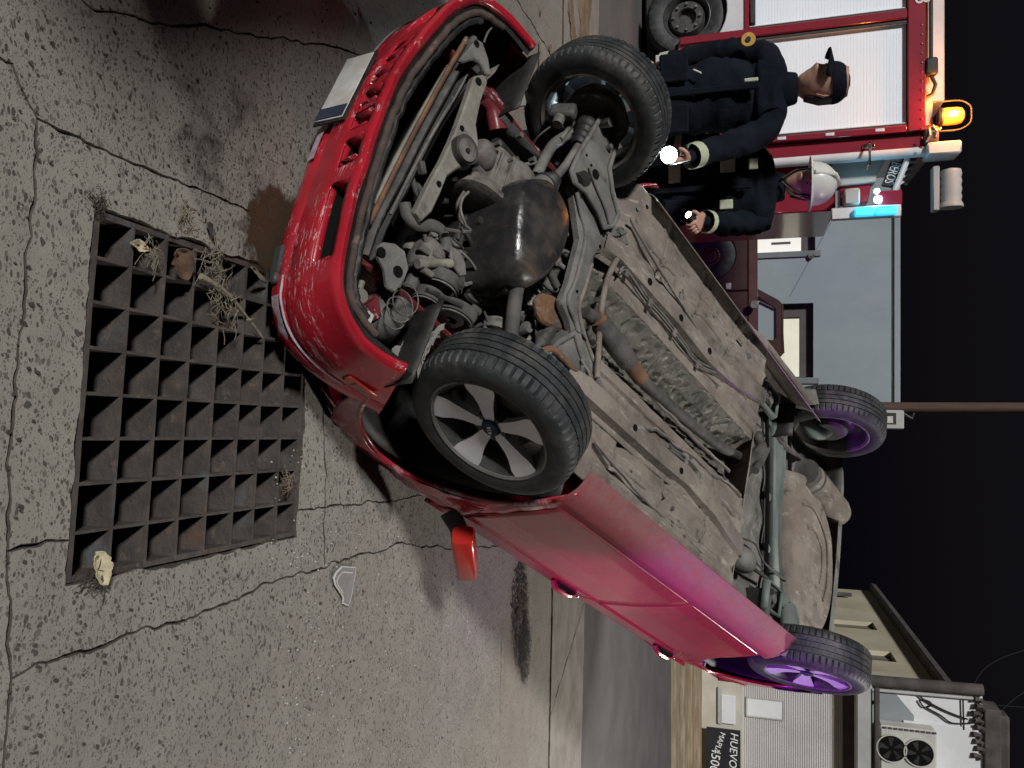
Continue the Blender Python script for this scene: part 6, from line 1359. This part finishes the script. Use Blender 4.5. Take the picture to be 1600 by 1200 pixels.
# ================================================================== litter on and around the grate
def on_ground(px, py, z=.0): return G(px, py, z)
def leaf(c, L, W, ang, mat, label, curl=.02, lift=.012, seed=0, name='dry_leaf', cat='leaf'):
    mb = MB()
    def fn(u, v):
        wd = W * (math.sin(math.pi * min(1, u ** .8)) ** .8) * (1 + .35 * nz(u, seed, 1, 6) + .22 * nz(u, v, seed, 14)); x = (u - .5) * L; y = v * wd
        return V(x * math.cos(ang) - y * math.sin(ang), x * math.sin(ang) + y * math.cos(ang), lift + curl * (v * v) + curl * .8 * nz(u, v, seed, 3))
    mb.grid(fn, frange(0.02, .98, 14), frange(-1, 1, 7)); o = mb.build(name, mat, None, 60, solid=.0012); o.location = c; return tag(o, label, cat)
leaf(on_ground(279, 414, -.0), .085, .042, .3, 'leaf_dry', 'broad rust-brown dry leaf wedged in the second row of the drain grate', .012, .006, 3)
leaf(on_ground(148, 888), .085, .026, .25, 'leaf_pale', 'crumpled pale yellow leaf in the near corner of the drain grate', .014, .012, 5)
leaf(on_ground(400, 430), .085, .008, 1.1, 'straw', 'narrow grey leaf lying on the grate next to the bumper', .006, .006, 7)
leaf(on_ground(214, 385), .055, .014, 1.4, 'leaf_pale', 'pale folded leaf in the grate cell before the brown leaf', .010, .004, 9)
leaf(on_ground(326, 362), .055, .012, .5, 'plastic', 'black scrap of plastic on the slab behind the grate', .006, .006, 12, 'plastic_scrap', 'scrap')
def straws(c, n, spread, ln, mat, label, seed, up=.02):
    rnd = random.Random(seed); mb = MB()
    for k in range(n):
        a = rnd.uniform(0, math.pi); p = V(rnd.gauss(0, spread), rnd.gauss(0, spread), rnd.uniform(.002, up)); l = ln * rnd.uniform(.4, 1)
        d = V(math.cos(a), math.sin(a), rnd.uniform(-.15, .25)) * l / 2; mb.tube(smoothpath([p - d, p + V(rnd.gauss(0, .006), rnd.gauss(0, .006), rnd.uniform(0, .008)), p + d], 3), rnd.uniform(.0004, .0013), 5)
    o = mb.build('dry_grass', mat, None, 60); o.location = c; return tag(o, label, 'dry grass', kind='stuff')
straws(on_ground(232, 398), 34, .016, .05, 'straw', 'wad of yellowed straw in the grate between pale and brown leaves', 1)
straws(on_ground(288, 340), 26, .022, .07, 'straw', 'small heap of straw on the slab just behind the grate', 2, .012)
straws(on_ground(330, 420), 60, .032, .08, 'straw', 'matted dry grass lying over the grate near the bumper', 3, .025)
straws(on_ground(345, 480), 50, .028, .06, 'straw', 'dry grass roots at the end of the twig on the grate', 4, .02)
straws(on_ground(445, 752), 40, .018, .05, 'twig', 'brown plant clump in the far right cell of the grate', 5, .02)
straws(on_ground(150, 905), 40, .02, .06, 'soil', 'dark debris under the pale leaf at the grate corner', 6, .01)
straws(on_ground(150, 322), 40, .014, .03, 'soil', 'dark dirt at the left near corner of the grate', 7, .012)
tw = MB(); q0 = [on_ground(308, 432), on_ground(345, 455), on_ground(372, 485), on_ground(405, 528)]
tw.tube(smoothpath([p + V(0, 0, .012) for p in q0], 5), [.009, .009, .008, .008, .007] + [.006] * 5 + [.004] * 5 + [.002], 8)
for (a, b) in (((345, 455), (352, 430)), ((360, 470), (378, 462)), ((372, 485), (362, 505)), ((385, 500), (398, 498))): tw.tube([on_ground(*a, .014), (on_ground(*a, .03) + on_ground(*b, .02)) / 2, on_ground(*b, .012)], [.003, .002, .001], 6)
tag(tw.build('dead_twig', 'straw', None, 60, origin=tuple(q0[1])), 'pale dead stalk lying across the grate towards the bumper', 'twig')
# broken clear lamp lens
lc = on_ground(536, 908); mb = MB()
ol = [(-.055, .05), (-.045, -.045), (-.02, -.075), (.0, -.085), (.02, -.07), (.05, -.01), (.06, .0), (.075, .0), (.08, .04), (.05, .05)]
ol = [V(x, y, 0) * 1.0 for x, y in ol]
ang_ = -.35
lens = tag(empty('lamp_lens', lc), 'broken clear plastic lamp cover lying on the pavement right of the grate', 'lamp lens')
def lp_(p, z): return Matrix.Rotation(ang_, 3, 'Z') @ V(p.x * 1.0, p.y * 1.1, z)
MB().prism([lp_(p, .012) for p in ol], (0, 0, .003)).build('lens_face', 'clear_plastic', lens, 0)
MB().tube([lp_(p, .012) for p in ol + [ol[0]]], .0038, 6).build('lens_rim', 'white_part', lens, 50); MB().tube([lp_(p * .72 + V(.005, -.005, 0), .014) for p in ol[:6]], .0025, 6).build('lens_ridge', 'white_part', lens, 50)
# small bright glass crumbs and grit
rnd = random.Random(21); gl = MB(); gr = MB()
for k in range(420):
    p = G(rnd.uniform(420, 800), rnd.uniform(700, 1190)); s = rnd.uniform(.0015, .0045); gl.box((p.x, p.y, s * .6), (s, s * rnd.uniform(.6, 1.4), s), Matrix.Rotation(rnd.uniform(0, 3), 3, 'Z'))
tag(gl.build('glass_crumbs', 'white_part', None, 0), 'tiny pale glass crumbs scattered over the pavement', 'glass crumbs', kind='stuff')
for k in range(500):
    p = G(rnd.uniform(10, 700), rnd.uniform(0, 1190)); s = rnd.uniform(.002, .007)
    if gBL.x < p.x < gBR.x + .05 and 1.3 < p.y < 2.4: continue
    gr.box((p.x, p.y, s * .4), (s, s * rnd.uniform(.6, 1.4), s * .8), Matrix.Rotation(rnd.uniform(0, 3), 3, 'Z'))
tag(gr.build('grit', 'soil', None, 0), 'loose dark grit and crumbs over the slabs', 'grit', kind='stuff')
# ================================================================== unseen lamps added to light the place from outside the picture
def street_lamp(x, y, zt, dx, dy, energy, col, label):
    o = tag(empty('street_lamp', (x, y, 0)), label, 'street lamp', 'unseen street lamps')
    MB().tube([V(0, 0, 0), V(0, 0, .4), V(0, 0, zt - .5)], [.09, .075, .05], 14).build('post', 'grey_panel', o, 40)
    MB().lathe([(0, 0), (.18, 0), (.17, .03), (.11, .06), (.10, .12), (0, .12)], 16, (0, 0, 0), 2).build('foot', 'grey_panel', o, 40)
    MB().tube(smoothpath([V(0, 0, zt - .52), V(dx * .2, dy * .2, zt - .15), V(dx * .6, dy * .6, zt), V(dx, dy, zt + .02)], 4), .03, 10).build('arm', 'grey_panel', o, 50)
    MB().box((dx, dy, zt + .02), (.62, .30, .12)).build('lamp_head', 'grey_panel', o, 0, .03); MB().box((dx, dy, zt - .045), (.48, .22, .012)).build('lamp_lens', 'lamp_glow', o, 0)
    light('lamp_light', 'SPOT', (dx, dy, zt - .10), energy, col, o, .22, (0, 0, 0), math.radians(150), .6); return o
M('lamp_glow', (1, .95, .85), emit=(1, .93, .82), estr=25)
street_lamp(6.7, 6.0, 5.3, -1.3, -.1, 1400, (1.0, .95, .88), 'tall grey street lamp, unseen, added outside the right edge')
# blue beacon of an unseen patrol vehicle, put on an added tripod
pb_ = V(3.2, .6, 0); bo_ = tag(empty('warning_beacon', pb_), 'blue warning beacon on an added tripod, unseen to the right of the wreck', 'beacon')
for k in range(3): a = k * 2.094 + .4; MB().tube([V(0, 0, .22), V(.24 * math.cos(a), .34 * math.sin(a), .01)], .014, 8).build('leg', 'black', bo_, 40)
MB().tube([V(0, 0, .12), V(0, 0, .30)], .02, 10).build('mast', 'black', bo_, 40); MB().lathe([(0, 0), (.09, 0), (.095, .03), (.06, .05), (0, .05)], 20, (0, 0, .30), 2).build('beacon_base', 'black', bo_, 40)
M('violet_lens', (.1, .05, .6), rough=.3, emit=(.2, .08, 1.0), estr=6); MB().lathe([(.06, 0), (.065, .03), (.06, .10), (.035, .13), (0, .135)], 20, (0, 0, .35), 2).build('beacon_lens', 'violet_lens', bo_, 60)
tgt = V(1.3, 3.88, 1.0); dvec = (tgt - (pb_ + V(0, 0, .42)))
light('beacon_beam', 'SPOT', V(0, 0, .42) + dvec.normalized() * .16, 620, (.46, .03, 1.0), bo_, .05, dvec.to_track_quat('-Z', 'Y').to_euler(), math.radians(35), .5)
# unseen wall added outside the left edge to throw the dark shadow on the slabs
wa, wb = V(-2.08, -.50, 0), V(-3.05, 1.7, 0); wd_ = (wb - wa).normalized(); wn_ = V(-wd_.y, wd_.x, 0)
gw = tag(empty('shadow_wall', wa), 'added wall with coping, unseen outside the left edge, shading the slabs', 'wall')
def wpart(z0, z1, w_, e, name, mat):
    q = [wa - wd_ * e - wn_ * w_, wb + wd_ * e - wn_ * w_, wb + wd_ * e + wn_ * w_, wa - wd_ * e + wn_ * w_]
    MB().prism([p - wa + V(0, 0, z0) for p in q], (0, 0, z1 - z0)).build(name, mat, gw, 0, .015)
wpart(0, .14, .13, .02, 'foot', 'kerb'); wpart(.14, 1.48, .10, 0, 'panel', 'plaster'); wpart(1.48, 1.56, .14, .03, 'coping', 'kerb')
